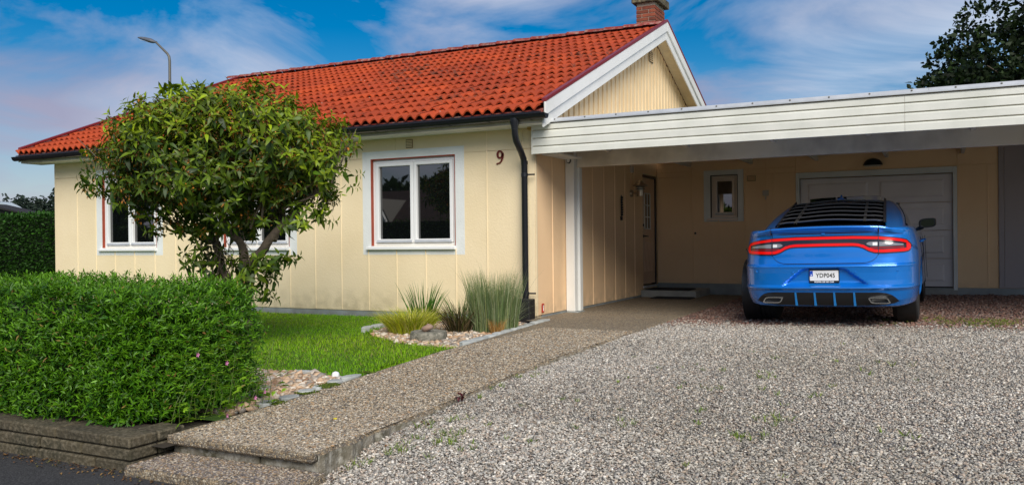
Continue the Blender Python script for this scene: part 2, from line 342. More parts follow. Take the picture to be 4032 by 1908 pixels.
class Soup:
    """many small copies of a template joined into one mesh, with a colour per copy"""
    def __init__(s): s.V = []; s.F = []; s.C = []; s.n = 0
    def add(s, verts, faces, cols):      # verts (N,k,3)  faces (f,3)  cols (N,3) or (N,k,3)
        N, k, _ = verts.shape
        s.V.append(verts.reshape(-1, 3)); s.F.append((faces[None] + (np.arange(N)*k)[:, None, None] + s.n).reshape(-1, 3))
        if cols.ndim == 2: cols = np.repeat(cols[:, None, :], k, 1)
        s.C.append(cols.reshape(-1, 3)); s.n += N*k
    def mesh(s, name, m, org=(0, 0, 0), smooth=False):
        V = np.concatenate(s.V) - np.array(org); F = np.concatenate(s.F); C = np.concatenate(s.C)
        me = bpy.data.meshes.new(name); me.vertices.add(len(V)); me.vertices.foreach_set('co', V.astype(np.float32).ravel())
        me.loops.add(F.size); me.loops.foreach_set('vertex_index', F.astype(np.int32).ravel())
        me.polygons.add(len(F)); me.polygons.foreach_set('loop_start', (np.arange(len(F))*3).astype(np.int32))
        a = me.attributes.new('tint', 'FLOAT_COLOR', 'POINT'); a.data.foreach_set('color', np.concatenate([C, np.ones((len(C), 1))], 1).astype(np.float32).ravel())
        me.materials.append(m)
        me.update(calc_edges=True); me.validate()
        if smooth: me.shade_smooth()
        return me
    def build(s, name, m, parent=None, smooth=False, kind=None):
        o = link(name, s.mesh(name, m, tuple(ORG[parent]) if parent is not None else (0, 0, 0), smooth), parent)
        if kind: o['kind'] = kind
        return o

def frames(d, up=None, roll=None):
    """orthonormal frames (N,3,3) whose rows are side, along d, normal"""
    d = d/np.linalg.norm(d, axis=1, keepdims=True)
    if up is None: up = np.tile([0., 0., 1.], (len(d), 1))
    s_ = np.cross(d, up); nl = np.linalg.norm(s_, axis=1, keepdims=True); s_ = np.where(nl < 1e-4, [1., 0, 0], s_/np.maximum(nl, 1e-6))
    n = np.cross(s_, d)
    if roll is not None:
        c, q = np.cos(roll)[:, None], np.sin(roll)[:, None]; s_, n = s_*c + n*q, n*c - s_*q
    return np.stack([s_, d, n], 1)
def leaf_template(w=0.3, droop=0.25, fold=0.12):
    t = np.array([0, 0.3, 0.65, 1.0]); hw = np.array([0, 1.0, 0.75, 0])*w/2
    V = [(0, 0, 0)]
    for i in (1, 2):
        z = -droop*t[i]**2
        V += [(-hw[i], t[i], z+fold*hw[i]*2), (0, t[i], z), (hw[i], t[i], z+fold*hw[i]*2)]
    V += [(0, 1, -droop)]
    F = [(0, 2, 1), (0, 3, 2), (1, 2, 5), (1, 5, 4), (2, 3, 6), (2, 6, 5), (4, 5, 7), (5, 6, 7)]
    return np.array(V, float), np.array(F)
def put(template, pos, fr, size):
    return pos[:, None, :] + np.einsum('ka,nab->nkb', template, fr)*size[:, None, None]
def stone_template(n=0, flat=0.6, seed=0):
    q = np.random.default_rng(seed)
    if n == 0:
        V = np.array([(1,0,0),(-1,0,0),(0,1,0),(0,-1,0),(0,0,1),(0,0,-1)], float)
        F = np.array([(0,2,4),(2,1,4),(1,3,4),(3,0,4),(2,0,5),(1,2,5),(3,1,5),(0,3,5)])
    else:
        p = (1+5**.5)/2
        V = np.array([(-1,p,0),(1,p,0),(-1,-p,0),(1,-p,0),(0,-1,p),(0,1,p),(0,-1,-p),(0,1,-p),(p,0,-1),(p,0,1),(-p,0,-1),(-p,0,1)], float)/1.9
        F = np.array([(0,11,5),(0,5,1),(0,1,7),(0,7,10),(0,10,11),(1,5,9),(5,11,4),(11,10,2),(10,7,6),(7,1,8),(3,9,4),(3,4,2),(3,2,6),(3,6,8),(3,8,9),(4,9,5),(2,4,11),(6,2,10),(8,6,7),(9,8,1)])
    V = V*(1+q.uniform(-.28, .28, V.shape)); V[:, 2] *= flat
    return V, F
def rotz(a, tilt=0.3):
    N = len(a); e = rng.normal(0, tilt, (N, 2)); c, s_ = np.cos(a), np.sin(a)
    X = np.stack([c, s_, e[:, 0]], 1); X /= np.linalg.norm(X, axis=1, keepdims=True)
    Y = np.stack([-s_, c, e[:, 1]], 1); Y -= X*np.sum(X*Y, 1, keepdims=True); Y /= np.linalg.norm(Y, axis=1, keepdims=True)
    return np.stack([X, Y, np.cross(X, Y)], 1)
def pick(cols, n, jitter=0.12):
    c = np.array(cols)[rng.integers(0, len(cols), n)]
    return np.clip(c*(1+rng.normal(0, jitter, (n, 1))), 0.003, 1)
def sm(a, b, x):
    t = np.clip((np.asarray(x, float)-a)/(b-a), 0, 1); return t*t*(3-2*t)

# ------------------------------------------------------------------ the ground
XW = -3.0                       # right edge of the path
GY = [2.0, 3.0, 3.7, 4.05, 4.56, 5.06, 6.08, 7.5, 9.0, 16.0]
GZ = [-.36, -.27, -.205, -.14, -.095, -.062, -.012, 0.005, 0.0, 0.02]
def gz(x, y):                    # height of the gravel
    return np.interp(y, GY, GZ) - .022*sm(-2.62, -2.92, x)*(1-sm(7.6, 8.6, y)) + 0.018*(np.clip(x, -3.2, 6)+3.0)*sm(5.0, 9.5, y)
def wz(y):                       # height of the path
    return np.interp(y, [3.5, 4.6, 6.8, 16], [-.088, -.072, 0.016, 0.016])
def lz(x, y):                    # height of the lawn
    return np.interp(y, [3.6, 5.0, 6.5, 8.5, 10.1], [-.10, -.085, -.035, -.03, -.045])
def wl(y):                       # left edge of the path
    return np.interp(y, [3.5, 5.4, 7.2, 9.6], [-4.10, -4.15, -4.17, -4.42])

def sheet(name, f, xs, ys, m, kind='structure'):
    b = MB(); b.grid([[(x, y, float(f(x, y))) for x in xs] for y in ys]); o = b.build(name, m, smooth=180); o['kind'] = kind; return o
def big_ground():
    b = MB(); s = 600
    b.grid([[(x, y, -0.62) for x in np.linspace(-s, s, 9)] for y in np.linspace(-s, s, 9)])
    o = b.build('ground', M['farground']); o['kind'] = 'structure'
big_ground()
sheet('road', lambda x, y: -0.245-0.03*max(0, 2.5-y)*0.4, np.linspace(-30, 12, 15), np.linspace(-6, 3.75, 12), M['asphalt'])
sheet('driveway', gz, np.concatenate([np.linspace(-3.05, -2.5, 8), np.linspace(-2.3, 9, 26)]), np.linspace(3.4, 15.6, 70), M['gravelbase'])
sheet('garden_ground', lambda x, y: lz(x, y)-0.03, np.linspace(-30, -4.0, 27), np.linspace(3.45, 30, 27), M['soil'])
sheet('side_yard', lambda x, y: -0.1, np.linspace(9, 40, 5), np.linspace(-6, 40, 5), M['farground'])

def path():
    b = MB(); ys = list(np.linspace(3.6, 15.5, 260)); je = {y: .010*math.sin(y*7)+.006*math.sin(y*23)+random.gauss(0, .009)*(1 if y < 11 else 0) for y in ys}; jt = {y: random.uniform(.008, .035) for y in ys}
    for y0, y1 in zip(ys[:-1], ys[1:]):
        l0, l1 = (wl(y0) if y0 < 9.75 else -4.72), (wl(y1) if y1 < 9.75 else -4.72)
        e0, e1 = XW+je[y0], XW+je[y1]
        b.add([(l0, y0, wz(y0)), (e0-jt[y0], y0, wz(y0)), (e1-jt[y1], y1, wz(y1)), (l1, y1, wz(y1))], [(0, 1, 2, 3)])
        b.add([(e0-jt[y0], y0, wz(y0)), (e0, y0, wz(y0)-.02), (e1, y1, wz(y1)-.02), (e1-jt[y1], y1, wz(y1))], [(0, 1, 2, 3)])
    b.cur = 1
    for y0, y1 in zip(ys[:-1], ys[1:]):
        e0, e1 = XW+je[y0], XW+je[y1]
        b.add([(e0, y0, wz(y0)-.02), (e0, y0, wz(y0)-.3), (e1, y1, wz(y1)-.3), (e1, y1, wz(y1)-.02)], [(0, 1, 2, 3)])
    o = b.build('path', [M['walk'], M['concrete_edge']], smooth=40); o['kind'] = 'structure'
    # front slab with its overhanging nose, the riser and the lower step
    n = MB(); n.box(-4.09, XW+.003, 3.545, 3.605, wz(3.6)-.052, wz(3.6)+.003); s = n.build('nosing', M['walk'], o, bevel=0.012)
    n = MB(); n.box(-4.09, -3.42, 3.60, 3.64, -.34, wz(3.6)-.054); n.box(-3.405, XW+.005, 3.60, 3.64, -.34, wz(3.6)-.054); n.build('riser', M['concrete_edge'], o, bevel=0.006)
    n = MB(); n.box(-4.085, -2.93, 3.24, 3.598, -.40, -.192); st = n.build('step', M['walk'], bevel=0.015); st['kind'] = 'structure'
    # joint near the front
    n = MB(); n.box(-3.5, XW-.03, 4.02, 4.032, wz(4.02)-.01, wz(4.02)+.0015); n.build('joint', M['soil'], o)
path()

STONES0 = [(0.60, 0.56, 0.51), (0.50, 0.45, 0.40), (0.66, 0.62, 0.57), (0.26, 0.25, 0.24), (0.52, 0.43, 0.36), (0.44, 0.42, 0.39), (0.34, 0.26, 0.20), (0.58, 0.50, 0.41), (0.70, 0.66, 0.60), (0.15, 0.145, 0.14), (0.44, 0.34, 0.28), (0.40, 0.38, 0.35), (0.52, 0.49, 0.45), (0.22, 0.21, 0.20)]
STONES = [tuple(.42*.22+v*.78-(.0, .006, .022)[i] for i, v in enumerate(c)) for c in STONES0]
def gravel():
    s = Soup(); n_t = 0
    for (y0, y1, dens, size, ico) in ((3.42, 4.8, 8300, 0.0068, 1), (4.8, 7.2, 7000, 0.0073, 0), (7.2, 10.2, 4700, 0.0089, 0), (10.2, 15.5, 900, 0.017, 0)):
        x0, x1 = -2.99, (3.0 if y0 > 6 else 1.2)
        N = int((x1-x0)*(y1-y0)*dens)
        x = rng.uniform(x0, x1, N); y = rng.uniform(y0, y1, N)
        keep = (x*0.894+y*0.4486 < 0.66*(-x*.4486+y*.894))     # inside the view
        x, y = x[keep], y[keep]; N = len(x)
        z = gz(x, y) + rng.uniform(-0.002, 0.010, N)
        sz = size*np.exp(rng.normal(0, 0.28, N))
        idx = rng.integers(0, 5, N)
        red = (sm(9.6, 10.8, y) > rng.uniform(0, 1, N))
        dirt = .5+.25*np.sin(x*1.9+.6*np.sin(y*1.3))+.25*np.sin(y*2.3+1.1*np.sin(x*1.7+2)); c = pick(STONES, N, 0.25)*(0.80+.20*dirt)[:, None]*np.stack([1+0*dirt, .985+.015*dirt, .94+.05*dirt], 1)
        c[red] = pick([(0.20, 0.10, 0.075), (0.26, 0.15, 0.11), (0.15, 0.09, 0.07), (0.30, 0.21, 0.17)], int(red.sum()))
        for k in range(5):
            q = idx == k
            V, F = stone_template(ico, 0.58, k+10*ico); V = V*np.array([1.35, .8, 1])
            s.add(put(V, np.stack([x, y, z], 1)[q], rotz(rng.uniform(0, 6.28, q.sum()), 0.45), sz[q]), F, c[q])
    o = s.build('gravel', M['stone'], kind='stuff'); tag(o, 'grey and pink crushed gravel covering the driveway', 'gravel')
gravel()
def aggregate():
    s = Soup(); N = 60000
    y = 3.56+(rng.uniform(0, 1, N)**1.6)*5.5; x = rng.uniform(-4.15, XW-.015, N)
    k = x > wl(y)+.02; x, y = x[k], y[k]; N = len(x)
    z = wz(y)+0.0005
    c = pick([(0.33, 0.25, 0.155), (0.45, 0.37, 0.26), (0.24, 0.20, 0.15), (0.56, 0.48, 0.36), (0.11, 0.095, 0.075), (0.40, 0.26, 0.14), (0.37, 0.305, 0.22), (0.55, 0.50, 0.42), (0.15, 0.125, 0.10), (0.29, 0.25, 0.19)], N, 0.15)
    idx = rng.integers(0, 4, N)
    for k in range(4):
        q = idx == k; V, F = stone_template(0, 0.38, 30+k)
        s.add(put(V, np.stack([x, y, z], 1)[q], rotz(rng.uniform(0, 6.28, q.sum()), 0.12), 0.0088*np.exp(rng.normal(0, .3, q.sum()))), F, c[q])
    N = 3500; x = rng.uniform(-4.07, -2.95, N); y = rng.uniform(3.25, 3.59, N); V, F = stone_template(0, 0.38, 41)
    s.add(put(V, np.stack([x, y, np.full(N, -.1915)], 1), rotz(rng.uniform(0, 6.28, N), 0.12), 0.0085*np.exp(rng.normal(0, .25, N))), F, pick([(0.30, 0.21, 0.13), (0.24, 0.20, 0.17), (0.42, 0.36, 0.28), (0.15, 0.13, 0.12)], N, 0.15))
    o = s.build('aggregate_gravel', M['stone'], kind='stuff'); tag(o, 'brown pebbles bedded in the concrete of the front path', 'aggregate')
aggregate()

# lawn outline: right edge is the path (or the bed), curved edge of the far pebble bed
BED = [(-5.0, 7.42), (-5.6, 7.78), (-6.0, 8.2), (-6.15, 8.7), (-5.95, 9.3), (-5.7, 10.05)]
def bed_left(y):
    return np.interp(y, [7.20, 7.35, 7.42, 7.78, 8.2, 8.7, 9.3, 10.06], [-4.2, -4.5, -5.0, -5.62, -6.0, -6.12, -6.05, -5.8])
def in_bed(x, y): return (y > 7.2) & (x > bed_left(y))
def in_bed2(x, y): return (y < 5.62-0.10*np.maximum(0, -4.55-x)) & (y > 4.2) & (x > -5.4) & (y < 5.50+.12*np.minimum(1, np.maximum(0, (-4.35-x)*3)))
def lawn():
    b = MB(); xs = np.linspace(-14.4, -4.1, 40); ys = np.linspace(4.0, 10.08, 40)
    for i in range(len(xs)-1):
        for j in range(len(ys)-1):
            xm, ym = (xs[i]+xs[i+1])/2, (ys[j]+ys[j+1])/2
            if xs[i+1] > wl(ym)+.05 or in_bed(xm-.15, ym) or in_bed2(xm, ym): continue
            p = [(xs[i], ys[j]), (xs[i+1], ys[j]), (xs[i+1], ys[j+1]), (xs[i], ys[j+1])]
            b.add([(x, y, float(lz(x, y))) for x, y in p], [(0, 1, 2, 3)])
    o = b.build('lawn', M['lawnbase']); o['kind'] = 'structure'
    s = Soup(); N = 150000
    x = -4.1-(rng.uniform(0, 1, N)**1.15)*8.2; y = 4.3+(rng.uniform(0, 1, N)**1.1)*5.75
    k = (x < wl(y)+.02) & ~in_bed(x-.03, y) & ~in_bed2(x, y); x, y = x[k], y[k]; N = len(x)
    # blade: three-point strip
    V = np.array([(-.5, 0, 0), (.5, 0, 0), (-.32, .55, 0.12), (.32, .55, .12), (0, 1, .42)], float); V[:, 0] *= 0.13
    F = np.array([(0, 1, 2), (1, 3, 2), (2, 3, 4)])
    a = rng.uniform(0, 6.28, N); lean = rng.uniform(0.1, 0.9, N)
    d = np.stack([np.cos(a)*lean, np.sin(a)*lean, np.ones(N)], 1)
    patch = 0.5+0.5*np.sin(x*1.7+1.3*np.sin(y*1.1))*np.sin(y*1.9+x*.6)
    c = np.stack([0.165+0.09*patch, 0.385+0.04*patch, 0.006+0*patch], 1)*np.exp(rng.normal(0, .22, (N, 1)))
    dry = rng.uniform(0, 1, N) < 0.05+0.10*patch; c[dry] = pick([(0.32, 0.30, 0.09), (0.28, 0.24, 0.08)], int(dry.sum()))
    edge = (x > wl(y)-.05) | ((y > 7.1) & (x > bed_left(y)-.10))
    hgt = rng.uniform(0.028, 0.052, N)*np.where(edge, 1.35, 1)
    s.add(put(V, np.stack([x, y, lz(x, y)-.004], 1), frames(d, np.stack([np.cos(a), np.sin(a), np.full(N, 0.)], 1)), hgt), F, c)
    o = s.build('grass', M['grassblade'], kind='stuff'); tag(o, 'short bright green grass of the front lawn', 'grass')
lawn()

def pebbles():
    cols = [(0.62, 0.55, 0.45), (0.50, 0.36, 0.24), (0.70, 0.66, 0.60), (0.36, 0.33, 0.30), (0.55, 0.44, 0.34), (0.66, 0.50, 0.36), (0.42, 0.34, 0.27), (0.74, 0.71, 0.66), (0.40, 0.26, 0.17), (0.30, 0.29, 0.28)]
    def scatter(test, x0, x1, y0, y1, N, zf, size, label, layers=2):
        s = Soup()
        for l in range(layers):
            x = rng.uniform(x0, x1, N); y = rng.uniform(y0, y1, N); k = test(x, y); x, y = x[k], y[k]
            z = zf(x, y)+0.012+0.016*l
            idx = rng.integers(0, 6, len(x))
            for q_ in range(6):
                q = idx == q_; V, F = stone_template(1, 0.62, 50+q_); V = V*np.array([1.25, .85, 1])
                s.add(put(V, np.stack([x, y, z], 1)[q], rotz(rng.uniform(0, 6.28, q.sum()), 0.35), size*np.exp(rng.normal(0, .25, q.sum()))), F, pick(cols, int(q.sum()), .12)*np.array([.92, .84, .74]))
        o = s.build('pebble_gravel', M['pebble'], smooth=True, kind='stuff'); tag(o, label, 'pebbles')
    scatter(lambda x, y: in_bed(x, y) & (x < wl(y)-.13), -6.2, -4.15, 7.2, 10.05, 2600, lambda x, y: lz(x, y)-.02, 0.030, 'pale rounded pebbles filling the planted bed at the house corner')
    scatter(lambda x, y: in_bed2(x, y) & (x < wl(y)-.13), -5.3, -4.1, 4.2, 5.6, 1300, lambda x, y: lz(x, y)-.02, 0.030, 'rounded tan pebbles between the front hedge and the lawn')
    b = MB(); b.grid([[(x, y, float(lz(x, y))-.022) for x in np.linspace(-6.3, -4.1, 8)] for y in np.linspace(7.2, 10.08, 8)]); o = b.build('bed_ground', M['soil']); o['kind'] = 'structure'
    # edging stones along the path
    e = bpy.data.objects.new('stone_edging', None); COL.objects.link(e); e['kind'] = 'structure'; ORG[e] = Vector((0, 0, 0)); e['label'] = 'grey flat edging stones between the pebble beds and the path'
    def edgestones(pts):
        for (x, y, ax, ay, a) in pts:
            b = MB(); n = 7; ring = [(ax*math.cos(2*math.pi*k/n+.4)*random.uniform(.85, 1.12), ay*math.sin(2*math.pi*k/n+.4)*random.uniform(.85, 1.12)) for k in range(n)]
            ring = [(x+p*math.cos(a)-q*math.sin(a), y+p*math.sin(a)+q*math.cos(a)) for p, q in ring]
            b.prism(ring, 'z', float(wz(y))-.06, float(wz(y))+random.uniform(.006, .016)); b.build('edge_stone', M['edgestone'], e, bevel=0.005)
    pts = []; y = 4.42
    while y < 5.6:
        h = random.uniform(.07, .11); pts.append((wl(y+h)-.06, y+h, .062, h, random.uniform(-.1, .1))); y += 2*h+.02
    y = 7.32
    while y < 9.8:
        h = random.uniform(.11, .17); pts.append((wl(y+h)-.062, y+h, .065, h, random.uniform(-.03, .06))); y += 2*h-.005
    # curved edge at the lawn side of the far bed
    for (xa, ya, xb, yb) in ((-6.02, 8.15, -6.13, 8.45), (-6.14, 8.5, -6.13, 8.8), (-6.10, 8.85, -6.0, 9.2)):
        pts.append(((xa+xb)/2-.05, (ya+yb)/2, .06, .16, math.atan2(-(xb-xa), yb-ya)))
    edgestones(pts)
    for (x, y) in ((-4.75, 5.56),): edgestones([(x, y, .10, .035, 0.05)])
    b = MB(); b.lathe([(.028, 0), (.036, .02), (.03, .05), (.012, .06)], (-4.40, 5.52, lz(0, 5.5)), n=7); tag(b.build('white_stone', M['plate_white'], bevel=.004), 'small white stone at the lawn corner on the edging', 'stone')
    # moss in the joints
    s = Soup(); N = 2600; y = rng.uniform(4.4, 5.7, N); x = wl(y)+rng.normal(-.03, .035, N); k = np.sin(y*21)+np.sin(y*9) > 0.25; x, y = x[k], y[k]
    V, F = stone_template(0, .6, 77); s.add(put(V, np.stack([x, y, wz(y)+.004], 1), rotz(rng.uniform(0, 6, len(x))), rng.uniform(.006, .013, len(x))), F, pick([(0.09, 0.13, 0.012), (0.13, 0.17, 0.02), (0.06, 0.09, 0.01)], len(x)))
    tag(s.build('moss_clumps', M['leaf_rough'], kind='stuff'), 'green moss between the edging stones and the path', 'moss')
pebbles()

# ------------------------------------------------------------------ the house
HX0, HX1, HY = -14.48, -4.72, 10.10
EY, EZ, RY, RZ = 9.65, 2.735, 15.2, 5.0
SL = math.atan2(RZ-EZ, RY-EY)
VL, VR = -14.88, -4.40           # verges
house = thing('house', 'single-storey cream house with orange tiled gable roof and number 9', 'house', (-9.6, 10.1, 0))

def cut(rects, hole):
    out = []
    for (x0, x1, z0, z1) in rects:
        a0, a1, b0, b1 = hole
        if a0 >= x1 or a1 <= x0 or b0 >= z1 or b1 <= z0: out.append((x0, x1, z0, z1)); continue
        if b0 > z0: out.append((x0, x1, z0, b0))
        if b1 < z1: out.append((x0, x1, b1, z1))
        m0, m1 = max(z0, b0), min(z1, b1)
        if a0 > x0: out.append((x0, a0, m0, m1))
        if a1 < x1: out.append((a1, x1, m0, m1))
    return out
WIN = [(-7.37, -5.94), (-10.29, -8.91), (-13.19, -11.82)]
WZ0, WZ1 = 0.985, 2.25
SUR = 0.145
def house_walls():
    b = MB()
    rects = [(HX0, HX1-.02, -.02, 2.56)]
    for w in WIN: rects = cut(rects, (w[0], w[1], WZ0, WZ1))
    for r in rects: b.box(r[0], r[1], HY+.012, HY+.24, r[2], r[3])
    # side wall with the front door opening, back and left walls
    for r in cut([(HY+.01, 20.1, -.02, 2.56)], (14.69, 15.52, .2, 2.22)): b.box(HX1-.24, HX1-.012, r[0]+(.25 if r[0] < 10.2 else 0), r[1], r[2], r[3])
    b.box(HX0, HX0+.24, HY+.26, 20.1, -.02, 2.56); b.box(HX0, HX1, 19.9, 20.15, -.02, 2.56)
    wall = b.build('wall', M['cream'], house)
    b = MB(); b.box(HX0+.02, HX1-.03, HY+.006, HY+.2, -.3, .035); b.box(HX1-.2, HX1-.008, HY+.2, 15.56, -.3, .045); b.build('plinth', M['plinth'], house)
    holes = [(w[0]-SUR, w[1]+SUR, WZ0-.125, WZ1+.11) for w in WIN]
    gx = [HX1]+[-4.90]+[-5.445-.4945*k for k in range(18)]
    gx = [g for g in gx if g > HX0+.15]+[HX0]
    def panels(cols, z0, z1):
        for a1, a0 in zip(cols[:-1], cols[1:]):
            rs = [(a0, a1, z0, z1)]
            for h in holes: rs = cut(rs, h)
            for r in rs:
                if r[1]-r[0] < .02 or r[3]-r[2] < .02: continue
                i0, i1, k0, k1 = (.003*(abs(r[0]-a0) < 1e-6), .003*(abs(r[1]-a1) < 1e-6), .003*(abs(r[2]-z0) < 1e-6), .003*(abs(r[3]-z1) < 1e-6))
                m = MB(); m.box(r[0]+i0, r[1]-i1, HY, HY+.010, r[2]+k0, r[3]-k1); m.build('wall_panel', M['cream'], wall, bevel=.002 if len(rs) == 1 else 0)
    panels(gx, 0.04, 2.262)
    up = [HX1, -4.90, -5.445]+[-5.445-1.4835*k for k in range(1, 7) if -5.445-1.4835*k > HX0+.2]+[HX0]
    panels(up, 2.262, 2.555)
    for g in gx[1:-1]:
        z1 = 2.555 if g > -5.5 else 2.262
        for r in (lambda rs: rs)(__import__('functools').reduce(cut, [(h[0], h[1], WZ0-.04, h[3]) for h in holes], [(g-.011, g+.011, .05, z1)])):
            if r[1]-r[0] < .01: continue
            m = MB(); m.prism([(r[0], HY-.0005), (r[0]+.005, HY-.008), (r[1]-.005, HY-.008), (r[1], HY-.0005)], 'z', r[2], r[3]); m.build('cover_strip', M['cream'], wall)
    # white painted surround of each window
    for w, h in zip(WIN, holes):
        for r in cut([h], (w[0], w[1], WZ0, WZ1)):
            m = MB(); m.box(r[0], r[1], HY-.001, HY+.010, r[2], r[3]); m.build('window_surround', M['surround'], wall)
    # side wall strips and panels (facing the carport)
    gy = [HY+.002]+[10.66+.508*k for k in range(8)]+[14.69]
    for a, c in zip(gy[:-1], gy[1:]):
        if c-a < .05: continue
        m = MB(); m.box(HX1-.010, HX1, a+.003, c-.003, .048, 2.5); m.build('wall_panel', M['peach'], wall, bevel=.003)
    m = MB(); m.box(HX1-.010, HX1, 14.66, 15.56, 2.24, 2.5); m.build('wall_panel', M['peach'], wall)
    for g in gy[1:-1]:
        m = MB(); m.prism([(HX1+.0005, g-.012), (HX1+.009, g-.006), (HX1+.009, g+.006), (HX1+.0005, g+.012)], 'z', .05, 2.5); m.build('cover_strip', M['peach'], wall)
    m = MB(); m.box(HX1+.0005, HX1+.012, HY-.004, HY+.045, .045, 2.5); m.build('corner_strip', M['cream'], wall, bevel=.004)
house_walls()

def casement(parent, x0, x1, z0, z1, y, fm, n=2, sash=.05, rev=.065, reveal=None, sill=True):
    f = bpy.data.objects.new('window', None); COL.objects.link(f); f.parent = parent; ORG[f] = ORG[parent]
    rv = MB(); t = .014
    rv.box(x0, x0+t, y+.002, y+rev+.06, z0, z1); rv.box(x1-t, x1, y+.002, y+rev+.06, z0, z1); rv.box(x0+t, x1-t, y+.002, y+rev+.06, z1-t, z1); rv.build('reveal', reveal or M['redwood'], f)
    x0 += t; x1 -= t; z1 -= t
    fr = MB(); fw = .045; ya, yb = y+rev-.02, y+rev+.06
    fr.box(x0, x0+fw, ya, yb, z0, z1); fr.box(x1-fw, x1, ya, yb, z0, z1); fr.box(x0+fw, x1-fw, ya, yb, z1-fw, z1); fr.box(x0+fw, x1-fw, ya, yb, z0, z0+fw)
    xs = np.linspace(x0+fw, x1-fw, n+1)
    fr.build('frame', fm, f, bevel=.004)
    for a, c in zip(xs[:-1], xs[1:]):
        s_ = MB(); ya2 = y+rev-.035; g = .004
        s_.box(a+g, a+g+sash, ya2, yb-.01, z0+fw+g, z1-fw-g); s_.box(c-g-sash, c-g, ya2, yb-.01, z0+fw+g, z1-fw-g)
        s_.box(a+g+sash, c-g-sash, ya2, yb-.01, z1-fw-g-sash, z1-fw-g); s_.box(a+g+sash, c-g-sash, ya2, yb-.01, z0+fw+g, z0+fw+g+sash)
        s_.build('sash', fm, f, bevel=.005)
        p = MB(); p.box(a+g+sash-.004, c-g-sash+.004, yb-.045, yb-.03, z0+fw+g+sash-.004, z1-fw-g-sash+.004); p.build('pane', M['glass'], f)
        r = MB(); r.prism([(ya2-.012, z0+fw+.006), (ya2+.001, z0+fw+.006), (ya2+.001, z0+fw+.042), (ya2-.004, z0+fw+.034)], 'x', a+g+.02, c-g-.02); r.build('drip_rail', M['galv'], f)
    if sill:
        s_ = MB(); s_.prism([(y-.055, z0-.048), (y-.04, z0-.055), (y+.06, z0-.055), (y+.06, z0-.001), (y-.055, z0-.018)], 'x', x0-.075, x1+.015); s_.build('sill', fm, f)
    return f
for w in WIN: casement(house, w[0], w[1], WZ0, WZ1, HY, M['frame'])
def window_bits():
    # roller cord at the left side of the nearest window and a curtain edge
    pass

